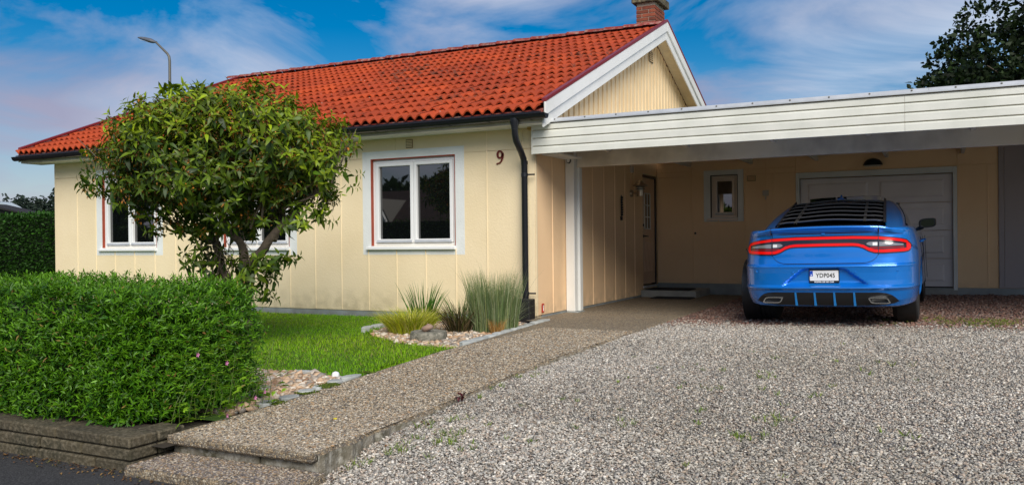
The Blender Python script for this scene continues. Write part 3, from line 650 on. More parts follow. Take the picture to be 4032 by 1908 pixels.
def roof():
    b = MB()
    c = -.055/math.cos(SL)
    lo = lambda y: EZ + (y-EY)*math.tan(SL)
    b.hexa([(VL, EY+.03, lo(EY+.03)-.09), (VR-.02, EY+.03, lo(EY+.03)-.09), (VR-.02, RY, RZ-.10), (VL, RY, RZ-.10),
            (VL, EY+.03, lo(EY+.03)-.055), (VR-.02, EY+.03, lo(EY+.03)-.055), (VR-.02, RY, RZ-.062), (VL, RY, RZ-.062)])
    yb = 2*RY-EY
    b.hexa([(VL, RY+.001, RZ-.10), (VR-.02, RY+.001, RZ-.10), (VR-.02, yb, EZ-.09), (VL, yb, EZ-.09),
            (VL, RY+.001, RZ-.03), (VR-.02, RY+.001, RZ-.03), (VR-.02, yb, EZ-.02), (VL, yb, EZ-.02)])
    r = b.build('roof', M['ridge'], house)
    # tile
    W, E, Ln = 0.2985, 0.3735, 0.43
    us = np.linspace(-.004, W+.006, 17)
    h = lambda u: .028*math.cos(2*math.pi*u/(W/2)+.5) + .006*math.sin(4*math.pi*u/(W/2))
    t = MB()
    t.grid([[(u, 0.03, h(u)-.024) for u in us], [(u, 0, h(u)-.022) for u in us], [(u, .0, h(u)) for u in us], [(u, .02, h(u)+.003) for u in us], [(u, Ln, h(u)*.8-.006) for u in us]])
    tile = t.mesh('roof_tile', M['tile'], smooth=38)
    ncol = int(round((VR-VL-.03)/W)); nrow = 16
    cands = []
    for j in range(nrow):
        for i in range(ncol):
            x = VL+.015+i*W; s_ = j*E - .02
            y = EY + s_*math.cos(SL); z = EZ + s_*math.sin(SL) + .012
            px = ((x+.15)*.894+(y)*.4486)/(-(x+.15)*.4486+y*.894)
            cands.append((math.dist((x, y, z), (0, 0, CAM_Z)) + (6 if (px < -.42 and z < 3.6) else 0), x, y, z))
    cands.sort()
    tilt = SL-R(4.6)
    soup = MB()
    ct, st = math.cos(tilt), math.sin(tilt)
    for n, (d, x, y, z) in enumerate(cands):
        jx, jz, ja = random.gauss(0, .002), random.gauss(0, .0025), random.gauss(0, .006)
        if n < 298:
            o = link('roof_tile', tile, r); o.location = Vector((x+jx, y, z+jz))-ORG[house]; o.rotation_euler = (tilt+random.gauss(0, .008), ja, random.gauss(0, .006))
        else:
            vs = [(x+jx+v.co[0], y+v.co[1]*ct-v.co[2]*st, z+jz+v.co[1]*st+v.co[2]*ct) for v in tile.vertices]
            soup.add(vs, [tuple(p.vertices) for p in tile.polygons])
    o = soup.build('roof_tile_field', M['tile'], r, smooth=38); o['kind'] = 'stuff'
    # ridge tiles
    k = MB(); n = 9; rings = []
    for (x, rr) in ((0, .125), (.012, .132), (.03, .128), (.40, .112)):
        rings.append([(x, rr*1.05*math.cos(math.pi*(q/(n-1))), rr*.62*math.sin(math.pi*(q/(n-1)))) for q in range(n)])
    k.grid(rings); k.add([(0, rr, 0) for rr in ()], [])
    rid = k.mesh('ridge_tile', M['ridge'], smooth=50)
    x = VR-.03; 
    while x > VL+.02:
        o = link('ridge_tile', rid, r); o.location = Vector((x-.385, RY, RZ+.005+random.gauss(0, .003)))-ORG[house]; o.rotation_euler = (0, R(1.6)+random.gauss(0, .004), random.gauss(0, .008)); x -= .385
    # barge boards, flashing, soffit
    def slope_board(name, xa, xb, dz0, dz1, m, back=False, y0=None, y1=None, par=None):
        ya, yb_ = (EY+.05 if y0 is None else y0), (RY if y1 is None else y1)
        z_ = lambda y: EZ+(y-EY)*math.tan(SL)
        p = [(ya, z_(ya)+dz0), (yb_, z_(yb_)+dz0), (yb_, z_(yb_)+dz1), (ya, z_(ya)+dz1)]
        if back: p = [(2*RY-q[0], q[1]) for q in p]
        q = MB(); q.prism(p, 'x', xa, xb); return q.build(name, m, par or house, bevel=.004)
    for back in (False, True):
        slope_board('barge_board', VR+.0, VR+.028, -.13, .035, M['white'], back)
        slope_board('barge_board', VR-.026, VR-.001, -.285, -.10, M['white'], back)
        slope_board('verge_flashing', VR-.03, VR+.034, .037, .085, M['flash_red'], back)
        slope_board('barge_board', VL-.028, VL, -.20, .03, M['white'], back)
        slope_board('verge_flashing', VL-.034, VL+.05, .032, .07, M['flash_red'], back)
        # soffit boards under the gable overhang
        y = EY+.3
        while y < RY-.02:
            slope_board('soffit_board', HX1+.03, VR-.028, -.125, -.105, M['soffit'], back, y, min(y+.146, RY-.003)); y += .15
    # gable cladding: ochre back, proud cream boards
    g = MB(); zt = lambda y: EZ-.12+(min(y, 2*RY-y)-EY)*math.tan(SL)
    g.prism([(10.0, 2.5), (20.3, 2.5), (20.3, zt(20.3)), (RY, zt(RY)), (10.0, zt(10.0))], 'x', HX1-.06, HX1-.006); gb = g.build('gable', M['batten_gap'], house)
    y = 10.06
    while y < 20.2:
        q = MB(); a, c = y, y+.140
        q.prism([(a, 2.52), (c, 2.52), (c, zt(c)-.004), (a, zt(a)-.004)], 'x', HX1-.005, HX1+.024); q.build('gable_board', M['battenboard'], gb, bevel=.006); y += .2
    v = MB()
    v.box(HX1+.026, HX1+.034, 15.06, 15.30, 4.32, 4.52); vo = v.build('gable_vent', M['black'], house)
    for k_ in range(5):
        v = MB(); v.prism([(HX1+.034, 4.335+.036*k_), (HX1+.052, 4.33+.036*k_), (HX1+.052, 4.338+.036*k_), (HX1+.034, 4.36+.036*k_)], 'y', 15.07, 15.29); v.build('vent_slat', M['battenboard'], vo)
roof()

def eaves():
    e = MB(); e.box(VL+.02, VR-.03, EY+.07, EY+.095, 2.535, 2.675); e.build('eave_board', M['beam'], house)
    e = MB(); e.box(VL+.02, VR-.03, EY+.096, HY+.02, 2.535, 2.553); e.build('soffit', M['surround'], house)
    e = MB(); e.prism([(EY-.02, 2.655), (EY+.1, 2.685), (EY+.1, 2.70), (EY-.02, 2.668)], 'x', VL, VR-.03); e.build('drip_edge', M['black'], house)
    # half round gutter
    g = MB(); cy, cz, rr = 9.635, 2.635, .062; n = 11; rows = []
    for x in (VL-.03, -4.335):
        rows.append([(x, cy+rr*math.cos(math.pi+math.pi*k/(n-1)), cz+rr*1.05*math.sin(math.pi+math.pi*k/(n-1))) for k in range(n)]+[(x, cy+(rr-.006)*math.cos(-math.pi*k/(n-1)), cz+(rr-.006)*math.sin(-math.pi*k/(n-1))) for k in range(n)])
    g.grid(rows, close=True)
    for x in (VL-.03, -4.335): g.prism([(cy+rr*math.cos(math.pi+math.pi*k/(n-1)), cz+rr*1.05*math.sin(math.pi+math.pi*k/(n-1))) for k in range(n)], 'x', x-.003, x+.003)
    g.tube([(VL-.03, cy-rr, cz), (-4.335, cy-rr, cz)], .009, 8)
    gut = g.build('gutter', M['black'], house, smooth=40)
    x = -4.55
    while x > VL:
        q = MB(); rows = []
        for xx in (x-.014, x+.014): rows.append([(xx, cy+(rr+.005)*math.cos(math.pi+math.pi*k/10), cz+(rr+.006)*1.05*math.sin(math.pi+math.pi*k/10)) for k in range(11)])
        q.grid(rows); q.box(x-.011, x+.011, EY+.058, EY+.069, 2.60, 2.70); q.build('bracket', M['black'], gut); x -= .595
    # downpipe
    d = MB(); d.lathe([(.062, 0), (.06, -.05), (.046, -.11), (.044, -.14)], (-4.78, 9.635, 2.60), n=16); 
    d.tube([(-4.78, 9.635, 2.50), (-4.78, 9.64, 2.40), (-4.785, 9.68, 2.325), (-4.81, 9.87, 2.20), (-4.82, 9.965, 2.12), (-4.825, 10.0, 2.02), (-4.825, 10.0, .02)], .042, 16)
    dp = d.build('downpipe', M['black'], house, smooth=45)
    for z in (1.88, .32, 2.04):
        q = MB(); q.lathe([(.0435, 0), (.047, .002), (.047, .05), (.0435, .052)], (-4.825, 10.0, z), n=18); q.build('collar', M['black'], dp, smooth=40)
        if z < 2: q = MB(); q.tube([(-4.78, 10.01, z+.03), (-4.69, 10.03, z+.03)], .011, 8); q.build('clamp_screw', M['black'], dp)
    q = MB(); q.box(-4.99, -4.71, 9.86, 10.05, -.05, .28); q.build('drain_box', M['blackplastic'], house, bevel=.01)
eaves()

def chimney():
    x0, x1, y0, y1, z0, z1 = -5.21, -4.83, 15.92, 16.58, 4.4, 5.66
    b = MB(); b.box(x0+.012, x1-.012, y0+.012, y1-.012, z0, z1); c = b.build('chimney', M['mortar'], house)
    cr = .0748; L_, Wd, Hh = .245, .115, .062; n = int((z1-z0)/cr)
    def brick(xa, xb, ya, yb, z):
        q = MB(); q.box(xa, xb, ya, yb, z, z+Hh); q.build('brick', M['brick'], c, bevel=.004)
    for k in range(n):
        z = z0+.008+k*cr; odd = k % 2
        if z < 4.75: continue
        # front face
        cuts = [x0, x0+.115, x1] if odd else [x0, x0+.25, x1]
        for a, d in zip(cuts[:-1], cuts[1:]): brick(a+(.0 if a == x0 else .006), d-(.006 if d != x1 else 0), y0, y0+.10, z)
        ys = [y0+.112]+[y0+.112+v for v in ((.13, .27, .40) if odd else (.19, .33, .46))]+[y1]
        for a, d in zip(ys[:-1], ys[1:]):
            brick(x1-.10, x1, a, d-.012 if d != y1 else d, z)
    b = MB(); b.box(x0-.075, x1+.075, y0-.075, y1+.075, z1-.005, z1+.15); b.build('chimney_cap', M['capstone'], c, bevel=.012)
chimney()

def front_door():
    # hinged in the side wall, recessed, seen at a steep angle
    x = HX1; y0, y1, z0, z1 = 14.69, 15.52, .20, 2.22
    f = MB(); f.box(x-.10, x-.03, y0, y0+.045, z0, z1); f.box(x-.10, x-.004, y1-.03, y1, z0, z1); f.box(x-.10, x-.004, y0+.045, y1-.03, z1-.045, z1); df = f.build('door_frame', M['black'], house)
    d = MB(); d.box(x-.075, x-.028, y0+.02, y1-.035, z0+.03, z1-.052); do = d.build('front_door', M['door'], house)
    # glazed light: 2 x 3 panes with white bars
    a, c, u, v = y0+.17, y0+.49, 1.24, 1.88
    q = MB(); q.box(x-.027, x-.022, a, c, u, v); q.build('pane', M['glass'], do)
    q = MB()
    for yy in (a-.012, (a+c)/2-.008, c-.004): q.box(x-.027, x-.012, yy, yy+.016, u-.012, v+.012)
    for k in range(4): 
        zz = u-.012+(v-u+.008)*k/3; q.box(x-.0275, x-.013, a-.012, c+.012, zz, zz+.016)
    q.build('glazing_bars', M['white'], do)
    for k in range(7):
        q = MB(); yy = y0+.12+k*.085; q.hexa([(x-.028, yy, z0+.25), (x-.020, yy, z0+.25), (x-.020, yy+.012, z0+.25), (x-.028, yy+.012, z0+.25), (x-.028, yy+.10, .98), (x-.020, yy+.10, .98), (x-.020, yy+.112, .98), (x-.028, yy+.112, .98)]) if yy < y1-.2 else None
        if q.v: q.build('door_moulding', M['door'], do)
    q = MB(); q.lathe([(.026, 0), (.026, .012), (.012, .014)], (x-.028, y0+.10, 1.10), 'x', 14); q.tube([(x-.02, y0+.10, 1.10), (x+.02, y0+.10, 1.10), (x+.025, y0+.12, 1.10), (x+.025, y0+.23, 1.095)], .011, 8); q.build('handle', M['black'], do, smooth=40)
    q = MB(); q.lathe([(.024, 0), (.024, .012), (.008, .014)], (x-.028, y0+.10, 1.30), 'x', 14); q.build('lock', M['black'], do, smooth=40)
    for z in (.35, 1.15, 1.85):
        q = MB(); q.tube([(x-.0, y1-.05, z), (x-.0, y1-.05, z+.11)], .011, 8); q.build('hinge', M['black'], do)
    q = MB(); q.box(x-.09, x+.03, y0-.02, y1+.02, z0-.035, z0+.0); q.build('threshold', M['galv'], house)
front_door()

def house_fittings():
    v = MB(); x0, x1, z0, z1 = -6.745, -6.625, 2.375, 2.50
    v.box(x0, x1, HY-.012, HY-.0015, z0, z1); vo = v.build('wall_vent', M['vent_back'], house, bevel=.004)
    for k in range(5):
        q = MB(); zz = z0+.014+k*.021; q.prism([(HY-.012, zz), (HY-.020, zz-.001), (HY-.020, zz+.004), (HY-.012, zz+.011)], 'x', x0+.012, x1-.012); q.build('vent_slat', M['cream'], vo)
    # the number 9: ring and a sweeping tail, cut from thick plate
    cx, cz, y = -5.232, 2.205, HY-.016
    path = []
    for k in range(25): a = R(-8+ -0 + 360*k/24); path.append((cx+.036*math.cos(a)*1.0, cz+.046*math.sin(a), .012+.006*abs(math.cos(a))))
    b = MB()
    def stroke(pts):
        vs = []; n = len(pts)
        for i, (px, pz, w) in enumerate(pts):
            q = pts[min(i+1, n-1)]; p = pts[max(i-1, 0)]; t = Vector((q[0]-p[0], q[1]-p[1])).normalized(); nn = Vector((-t[1], t[0]))
            for yy in (y, y+.010):
                vs += [(px+nn[0]*w, yy, pz+nn[1]*w), (px-nn[0]*w, yy, pz-nn[1]*w)]
        fs = []
        for i in range(n-1):
            a, c = 4*i, 4*i+4
            fs += [(a, a+1, c+1, c), (a+2, c+2, c+3, a+3), (a, c, c+2, a+2), (a+1, a+3, c+3, c+1)]
        fs += [(0, 2, 3, 1), (4*n-4, 4*n-3, 4*n-1, 4*n-2)]
        b.add(vs, fs)
    stroke([(p[0], p[1], p[2]*.8) for p in path])
    stroke([(cx+.043, cz+.02, .013), (cx+.045, cz-.01, .0145), (cx+.039, cz-.05, .013), (cx+.022, cz-.088, .011), (cx-.002, cz-.112, .009), (cx-.026, cz-.118, .008), (cx-.046, cz-.124, .011), (cx-.052, cz-.128, .008)])
    o = b.build('house_number', M['numberred'], house); o['label'] = 'dark red iron number 9 on the cream wall'
    # outdoor lamp by the door
    ly, lz_, x = 14.03, 1.84, HX1
    q = MB(); q.lathe([(.062, 0), (.062, .02), (.05, .035), (.012, .036)], (x, ly, lz_), 'x', 20); q.tube([(x+.03, ly, lz_), (x+.10, ly, lz_), (x+.13, ly, lz_+.01)], .014, 8); lb = q.build('wall_lamp', M['copper'], house, smooth=40)
    cx_ = x+.17
    q = MB(); q.lathe([(.062, -.05), (.064, .045), (.055, .05)], (cx_, ly, lz_), 'z', 20); q.build('lamp_cup', M['copper'], lb, smooth=40)
    q = MB(); q.lathe([(.05, .05), (.056, .09), (.05, .115)], (cx_, ly, lz_), 'z', 20); q.build('lamp_glass', M['frosted'], lb, smooth=40)
    for zz in (.065, .10): q = MB(); q.lathe([(.052, zz), (.085, zz+.003), (.085, zz+.010), (.052, zz+.014)], (cx_, ly, lz_), 'z', 20); q.build('lamp_ring', M['black'], lb, smooth=40)
    q = MB(); q.lathe([(.135, .125), (.13, .135), (.07, .175), (.045, .20), (.03, .215), (.004, .222)], (cx_, ly, lz_), 'z', 24); q.build('lamp_shade', M['copper'], lb, smooth=40)
    q = MB(); q.tube([(x+.006, ly, lz_+.06), (x+.006, ly, 2.20)], .006, 6); q.build('lamp_cable', M['peach'], lb)
    q = MB(); q.box(x, x+.045, ly-.045, ly+.045, 2.20, 2.32); q.build('junction_box', M['plastic_grey'], house, bevel=.006)
    q = MB(); q.box(x+.0125, x+.02, 10.25, 10.315, .08, .20); st = q.build('warning_plate', M['sticker'], house, bevel=.002); st['label'] = 'small red plate low on the side wall corner'
    q = MB(); q.tube([(x+.022, 10.283, .10), (x+.022, 10.283, .15)], .006, 6); q.add([(x+.0215, 10.262, .155), (x+.0215, 10.304, .155), (x+.0215, 10.283, .185)], [(0, 1, 2)]); q.build('plate_symbol', M['surround'], st)
house_fittings()

# things hung on or lying by the wall
def hung():
    t = thing('wall_ornament', 'narrow black iron ornament hanging on the peach side wall left of the lamp', 'ornament', (HX1, 13.48, 1.365))
    b = MB(); x = HX1+.012
    b.box(x, x+.012, 13.47, 13.49, 1.37, 1.79); b.box(x-.012, x+.02, 13.455, 13.505, 1.365, 1.43); b.build('backbone', M['black'], t, bevel=.003)
    for k in range(8):
        q = MB(); q.lathe([(.004, -.022), (.02, -.014), (.024, 0), (.02, .014), (.004, .022)], (x+.014, 13.48+.004*math.sin(k), 1.46+k*.041), 'z', 10); q.build('bead', M['black'], t, smooth=60)
hung()

# ------------------------------------------------------------------ garage wing
BY = 15.55
garage = thing('garage', 'low peach garage wing with white sectional door behind the blue car', 'garage', (-1.5, BY, 0))
def garage_wing():
    GX0, GX1, GZ0, GZ1 = -2.126, 0.264, .20, 2.081
    holes = [(-3.70, -3.20, 1.425, 2.205), (GX0, GX1, -.3, GZ1)]
    rs = [(HX1+.001, 6.0, .20, 2.50)]
    for h in holes: rs = cut(rs, h)
    b = MB()
    for r in rs: b.box(r[0], r[1], BY+.012, BY+.24, r[2], r[3])
    b.box(HX1+.0, 6.0, BY+.25, BY+.3, -.2, 2.5)
    wall = b.build('wall', M['peach'], garage)
    b = MB(); b.box(HX1+.002, GX0-.065, BY-.012, BY+.2, -.3, .215); b.box(GX1+.065, 6.0, BY-.012, BY+.2, -.3, .20); b.build('plinth', M['plinth'], garage)
    b = MB(); b.box(GX0-.064, GX1+.064, BY-.02, BY+.25, -.3, .195); b.build('door_sill', M['concrete'], garage)
    sur = (-3.70-.12, -3.20+.10, 1.425-.07, 2.205+.09)
    gxs = [HX1+.002, -4.035, -3.555, -3.07, -2.586, GX0-.064]
    gxs2 = [GX1+.064, .76, .905]
    def pan(cols, z0, z1):
        for a, c in zip(cols[:-1], cols[1:]):
            for r in cut([(a, c, z0, z1)], sur):
                if r[1]-r[0] < .02 or r[3]-r[2] < .02: continue
                m = MB(); m.box(r[0]+.003, r[1]-.003, BY, BY+.011, r[2]+.003, r[3]-.003); m.build('wall_panel', M['peach'], wall, bevel=.003)
    pan(gxs, .217, 2.20); pan([HX1+.002, -3.82, GX0-.064], 2.20, 2.5); pan(gxs2, .205, 2.20); pan([GX0-.064, GX1+.064, .905], 2.203, 2.5)
    for g in gxs[1:-1]+[.76]:
        for r in cut([(g-.010, g+.010, .22, 2.5 if g < -3.9 else 2.2)], (-3.82, -3.10, 1.38, 2.3)):
            m = MB(); m.prism([(r[0], BY-.0005), (r[0]+.005, BY-.006), (r[1]-.005, BY-.006), (r[1], BY-.0005)], 'z', r[2], r[3]); m.build('cover_strip', M['peach'], wall)
    for r in cut([sur], (-3.70, -3.20, 1.425, 2.205)):
        m = MB(); m.box(r[0], r[1], BY-.001, BY+.011, r[2], r[3]); m.build('window_surround', M['surround'], wall)
    casement(garage, -3.70, -3.20, 1.425, 2.205, BY, M['pinkframe'], n=1, reveal=M['black'], sash=.05)
    # door frame and sections
    f = MB(); f.box(GX0-.062, GX0, BY-.022, BY+.1, GZ0-.04, GZ1+.10); f.build('door_trim', M['surround'], garage, bevel=.004)
    f = MB(); f.box(GX1, GX1+.062, BY-.022, BY+.1, GZ0-.04, GZ1+.10); f.build('door_trim', M['surround'], garage, bevel=.004)
    f = MB(); f.box(GX0, GX1, BY-.0225, BY+.1, GZ1, GZ1+.1005); f.build('door_trim', M['surround'], garage, bevel=.004)
    d = bpy.data.objects.new('garage_door', None); COL.objects.link(d); d.parent = garage; ORG[d] = ORG[garage]
    hs = (GZ1-GZ0-.02)/4
    for k in range(4):
        z = GZ0+.012+k*hs
        s_ = MB(); s_.box(GX0+.004, GX1-.004, BY+.045, BY+.085, z+.003, z+hs-.003)
        W2 = (GX1-GX0)
        for a, c in ((GX0+.13, GX0+W2*.5-.09), (GX0+W2*.5+.09, GX1-.13)):
            s_.hexa([(a, BY+.0449, z+.085), (c, BY+.0449, z+.085), (c-.03, BY+.030, z+.115), (a+.03, BY+.030, z+.115), (a, BY+.0449, z+hs-.085), (c, BY+.0449, z+hs-.085), (c-.03, BY+.030, z+hs-.115), (a+.03, BY+.030, z+hs-.115)])
        s_.build('door_section', M['garage_white'], d, bevel=.003)
    s_ = MB(); s_.box(GX0+.01, GX1-.01, BY+.04, BY+.08, GZ0-.006, GZ0+.012); s_.build('rubber_seal', M['mat_rubber'], d)
    # fittings
    q = MB(); n = 11
    rows = []
    for e in range(6):
        a = math.pi/2*e/5; rows.append([(-.935+.155*math.cos(a)*math.cos(math.pi*k/(n-1)), BY-.13*math.sin(a)-.001, 2.255+.125*math.sin(math.pi*k/(n-1))*(math.cos(a)*.85+.15)) for k in range(n)])
    q.grid(rows); q.build('bulkhead_lamp', M['black'], garage, smooth=60)
    q = MB(); q.box(-1.06, -.81, BY-.085, BY-.003, 2.235, 2.262); q.build('lamp_lens', M['frosted'], garage, bevel=.006)
    q = MB(); q.box(-3.03, -2.88, BY-.010, BY-.001, 2.07, 2.17); vo = q.build('wall_vent', M['vent_back'], garage)
    for k in range(4): q = MB(); q.prism([(BY-.010, 2.083+k*.022), (BY-.022, 2.08+k*.022), (BY-.022, 2.087+k*.022), (BY-.010, 2.098+k*.022)], 'x', -3.02, -2.89); q.build('vent_slat', M['peach'], vo)
    q = MB(); q.box(-2.755, -2.655, BY-.05, BY-.001, 1.80, 1.895); q.tube([(-2.705, BY-.02, 1.80), (-2.705, BY-.02, 1.73)], .012, 8); q.build('junction_box', M['plastic_grey'], garage, bevel=.006)
    q = MB(); q.tube([(-2.705, BY-.008, 1.75), (-2.705, BY-.008, .3)], .006, 6); q.tube([(-2.705, BY-.008, 1.9), (-2.705, BY-.008, 2.48)], .006, 6); q.build('cable', M['peach'], garage)
    q = MB(); q.lathe([(.022, -.012), (.018, -.003), (.006, -.001)], (-3.985, BY-.002, 1.144), 'y', 14); q.build('wall_plug', M['black'], garage, smooth=40)
    # grey board door to the right of the garage door
    q = MB(); q.box(.912, .985, BY-.02, BY+.011, .205, 2.5); q.build('side_door_frame', M['grey_door'], garage, bevel=.004)
    q = MB(); q.box(.988, 2.0, BY-.012, BY+.011, .205, 2.5); q.build('side_door', M['grey_door'], garage, bevel=.004)
    q = MB(); q.box(2.0, 6.0, BY, BY+.011, .205, 2.5); q.build('wall_panel', M['peach'], wall)
garage_wing()

# ------------------------------------------------------------------ carport
carport = thing('carport', 'flat carport roof with white boarded fascia joining house and garage', 'carport', (0, 10, 0))
def build_carport():
    FY = 9.95; X0, X1 = -4.68, 7.0; zb = 2.166
    fc = bpy.data.objects.new('fascia', None); COL.objects.link(fc); fc.parent = carport; ORG[fc] = ORG[carport]
    zs = [zb, zb+.104, zb+.208, zb+.312, zb+.395]
    for k, (z0, z1) in enumerate(zip(zs[:-1], zs[1:])):
        j = -.28
        for a, c in ((X0, j), (j+.001, 3.9), (3.901, X1)):
            q = MB(); q.prism([(FY+.022, z0), (FY, z0+.004), (FY, z1-.026), (FY+.014, z1-.012), (FY+.022, z1-.004)], 'x', a+.0008, c-.0008); q.build('fascia_board', M['board'], fc)
    q = MB(); q.box(X0+.001, X1, FY+.024, FY+.05, zb+.01, zs[-1]); q.build('fascia_backing', M['batten_gap'], fc)
    q = MB(); q.box(X0-.016, X0-.001, FY-.002, FY+.06, zb-.002, zs[-1]); q.build('fascia_end', M['board'], fc)
    # roof sheet and its edge flashing
    q = MB(); q.box(X0+.02, X1, FY+.06, BY+.3, 2.50, 2.56); q.build('roof_deck', M['beam'], carport)
    q = MB(); q.box(X0, -.05, FY-.016, FY+.2, zs[-1]+.003, zs[-1]+.018); q.prism([(FY-.016, zs[-1]+.0181), (FY-.012, zs[-1]+.0181), (FY+.02, zs[-1]+.056), (FY+.016, zs[-1]+.056)], 'x', X0, -.05); q.build('roof_flashing', M['galv'], carport)
    q = MB(); q.box(-.049, X1, FY-.016, FY+.2, zs[-1]+.003, zs[-1]+.018); q.prism([(FY-.016, zs[-1]+.0181), (FY-.012, zs[-1]+.0181), (FY+.02, zs[-1]+.056), (FY+.016, zs[-1]+.056)], 'x', -.049, X1); q.build('roof_flashing', M['galv'], carport)
    x = X0+.32
    while x < 3:
        q = MB(); q.lathe([(.011, -.008), (.009, -.014), (.003, -.016)], (x, FY+.004, zs[-1]+.036), 'y', 10); q.build('flashing_screw', M['steel'], carport); x += .415
    q = MB(); q.box(X0+.02, X1, FY+.08, BY, 2.57, 2.60)
    n = 60
    q.build('roof_sheet', M['galv'], carport)
    # beam, post, rafters
    q = MB(); q.box(-4.575, 7.0, 11.20, 11.29, 2.085, 2.375); q.build('beam', M['beam'], carport, bevel=.006)
    q = MB(); q.box(-4.712, -4.578, 11.10, 11.22, .03, 2.375); q.build('post', M['white'], carport, bevel=.006)
    q = MB(); q.box(-4.705, -4.545, 11.225, 11.33, .03, 2.08); q.build('post', M['white'], carport, bevel=.005)
    q = MB(); q.box(-4.71, -4.53, 11.09, 11.35, -.1, .028); q.build('post_base', M['plinth'], carport, bevel=.006)
    for x in np.arange(-4.1, 6.9, 1.12):
        q = MB(); q.box(x, x+.05, FY+.055, BY, 2.378, 2.498); q.box(x-.001, x+.051, 10.95, 11.195, 2.27, 2.376); q.build('rafter', M['beam'], carport)
    q = MB(); q.box(-4.71, -4.45, 10.3, 11.09, 2.19, 2.21); q.build('soffit_piece', M['surround'], carport)
    # outdoor bell on the post
    q = MB(); n = 14
    out = [(-4.648+.033*math.cos(a), 2.175+(.055 if math.sin(a) > 0 else .045)*math.sin(a)*1.0) for a in np.linspace(0, 2*math.pi, n, endpoint=False)]
    q.prism(out, 'y', 11.072, 11.0995); bl = q.build('sensor_lamp', M['black'], carport, bevel=.004)
    q = MB(); q.prism([(-4.648+(u+4.648)*.72, 2.175+(v-2.175)*.74) for u, v in out], 'y', 11.060, 11.0718); q.build('sensor_face', M['plate_white'], bl, bevel=.004)
build_carport()

def step_and_mats():
    t = thing('doorstep', 'low grey concrete step at the front door under the carport', 'step', (-4.0, 15, .016))
    b = MB(); b.box(-4.715, -3.72, 14.52, 15.53, -.1, .135); b.build('slab', M['concrete'], t, bevel=.008)
    def grid_mat(x0, x1, y0, y1, z, label):
        o = thing('doormat', label, 'doormat', ((x0+x1)/2, (y0+y1)/2, z))
        b = MB(); b.box(x0, x1, y0, y1, z, z+.012); b.build('base', M['mat_rubber'], o, bevel=.004)
        for k in range(6):
            q = MB(); yy = y0+(y1-y0)*(k+.3)/6; q.box(x0+.02, x1-.02, yy, yy+(y1-y0)*.07, z+.0121, z+.020); q.build('rib', M['mat_rubber'], o)
    grid_mat(-4.66, -3.86, 14.56, 15.1, .136, 'black rubber mat lying on top of the concrete doorstep')
    grid_mat(-4.42, -3.72, 14.1, 14.46, .019, 'black mat lying on the path in front of the doorstep')
step_and_mats()

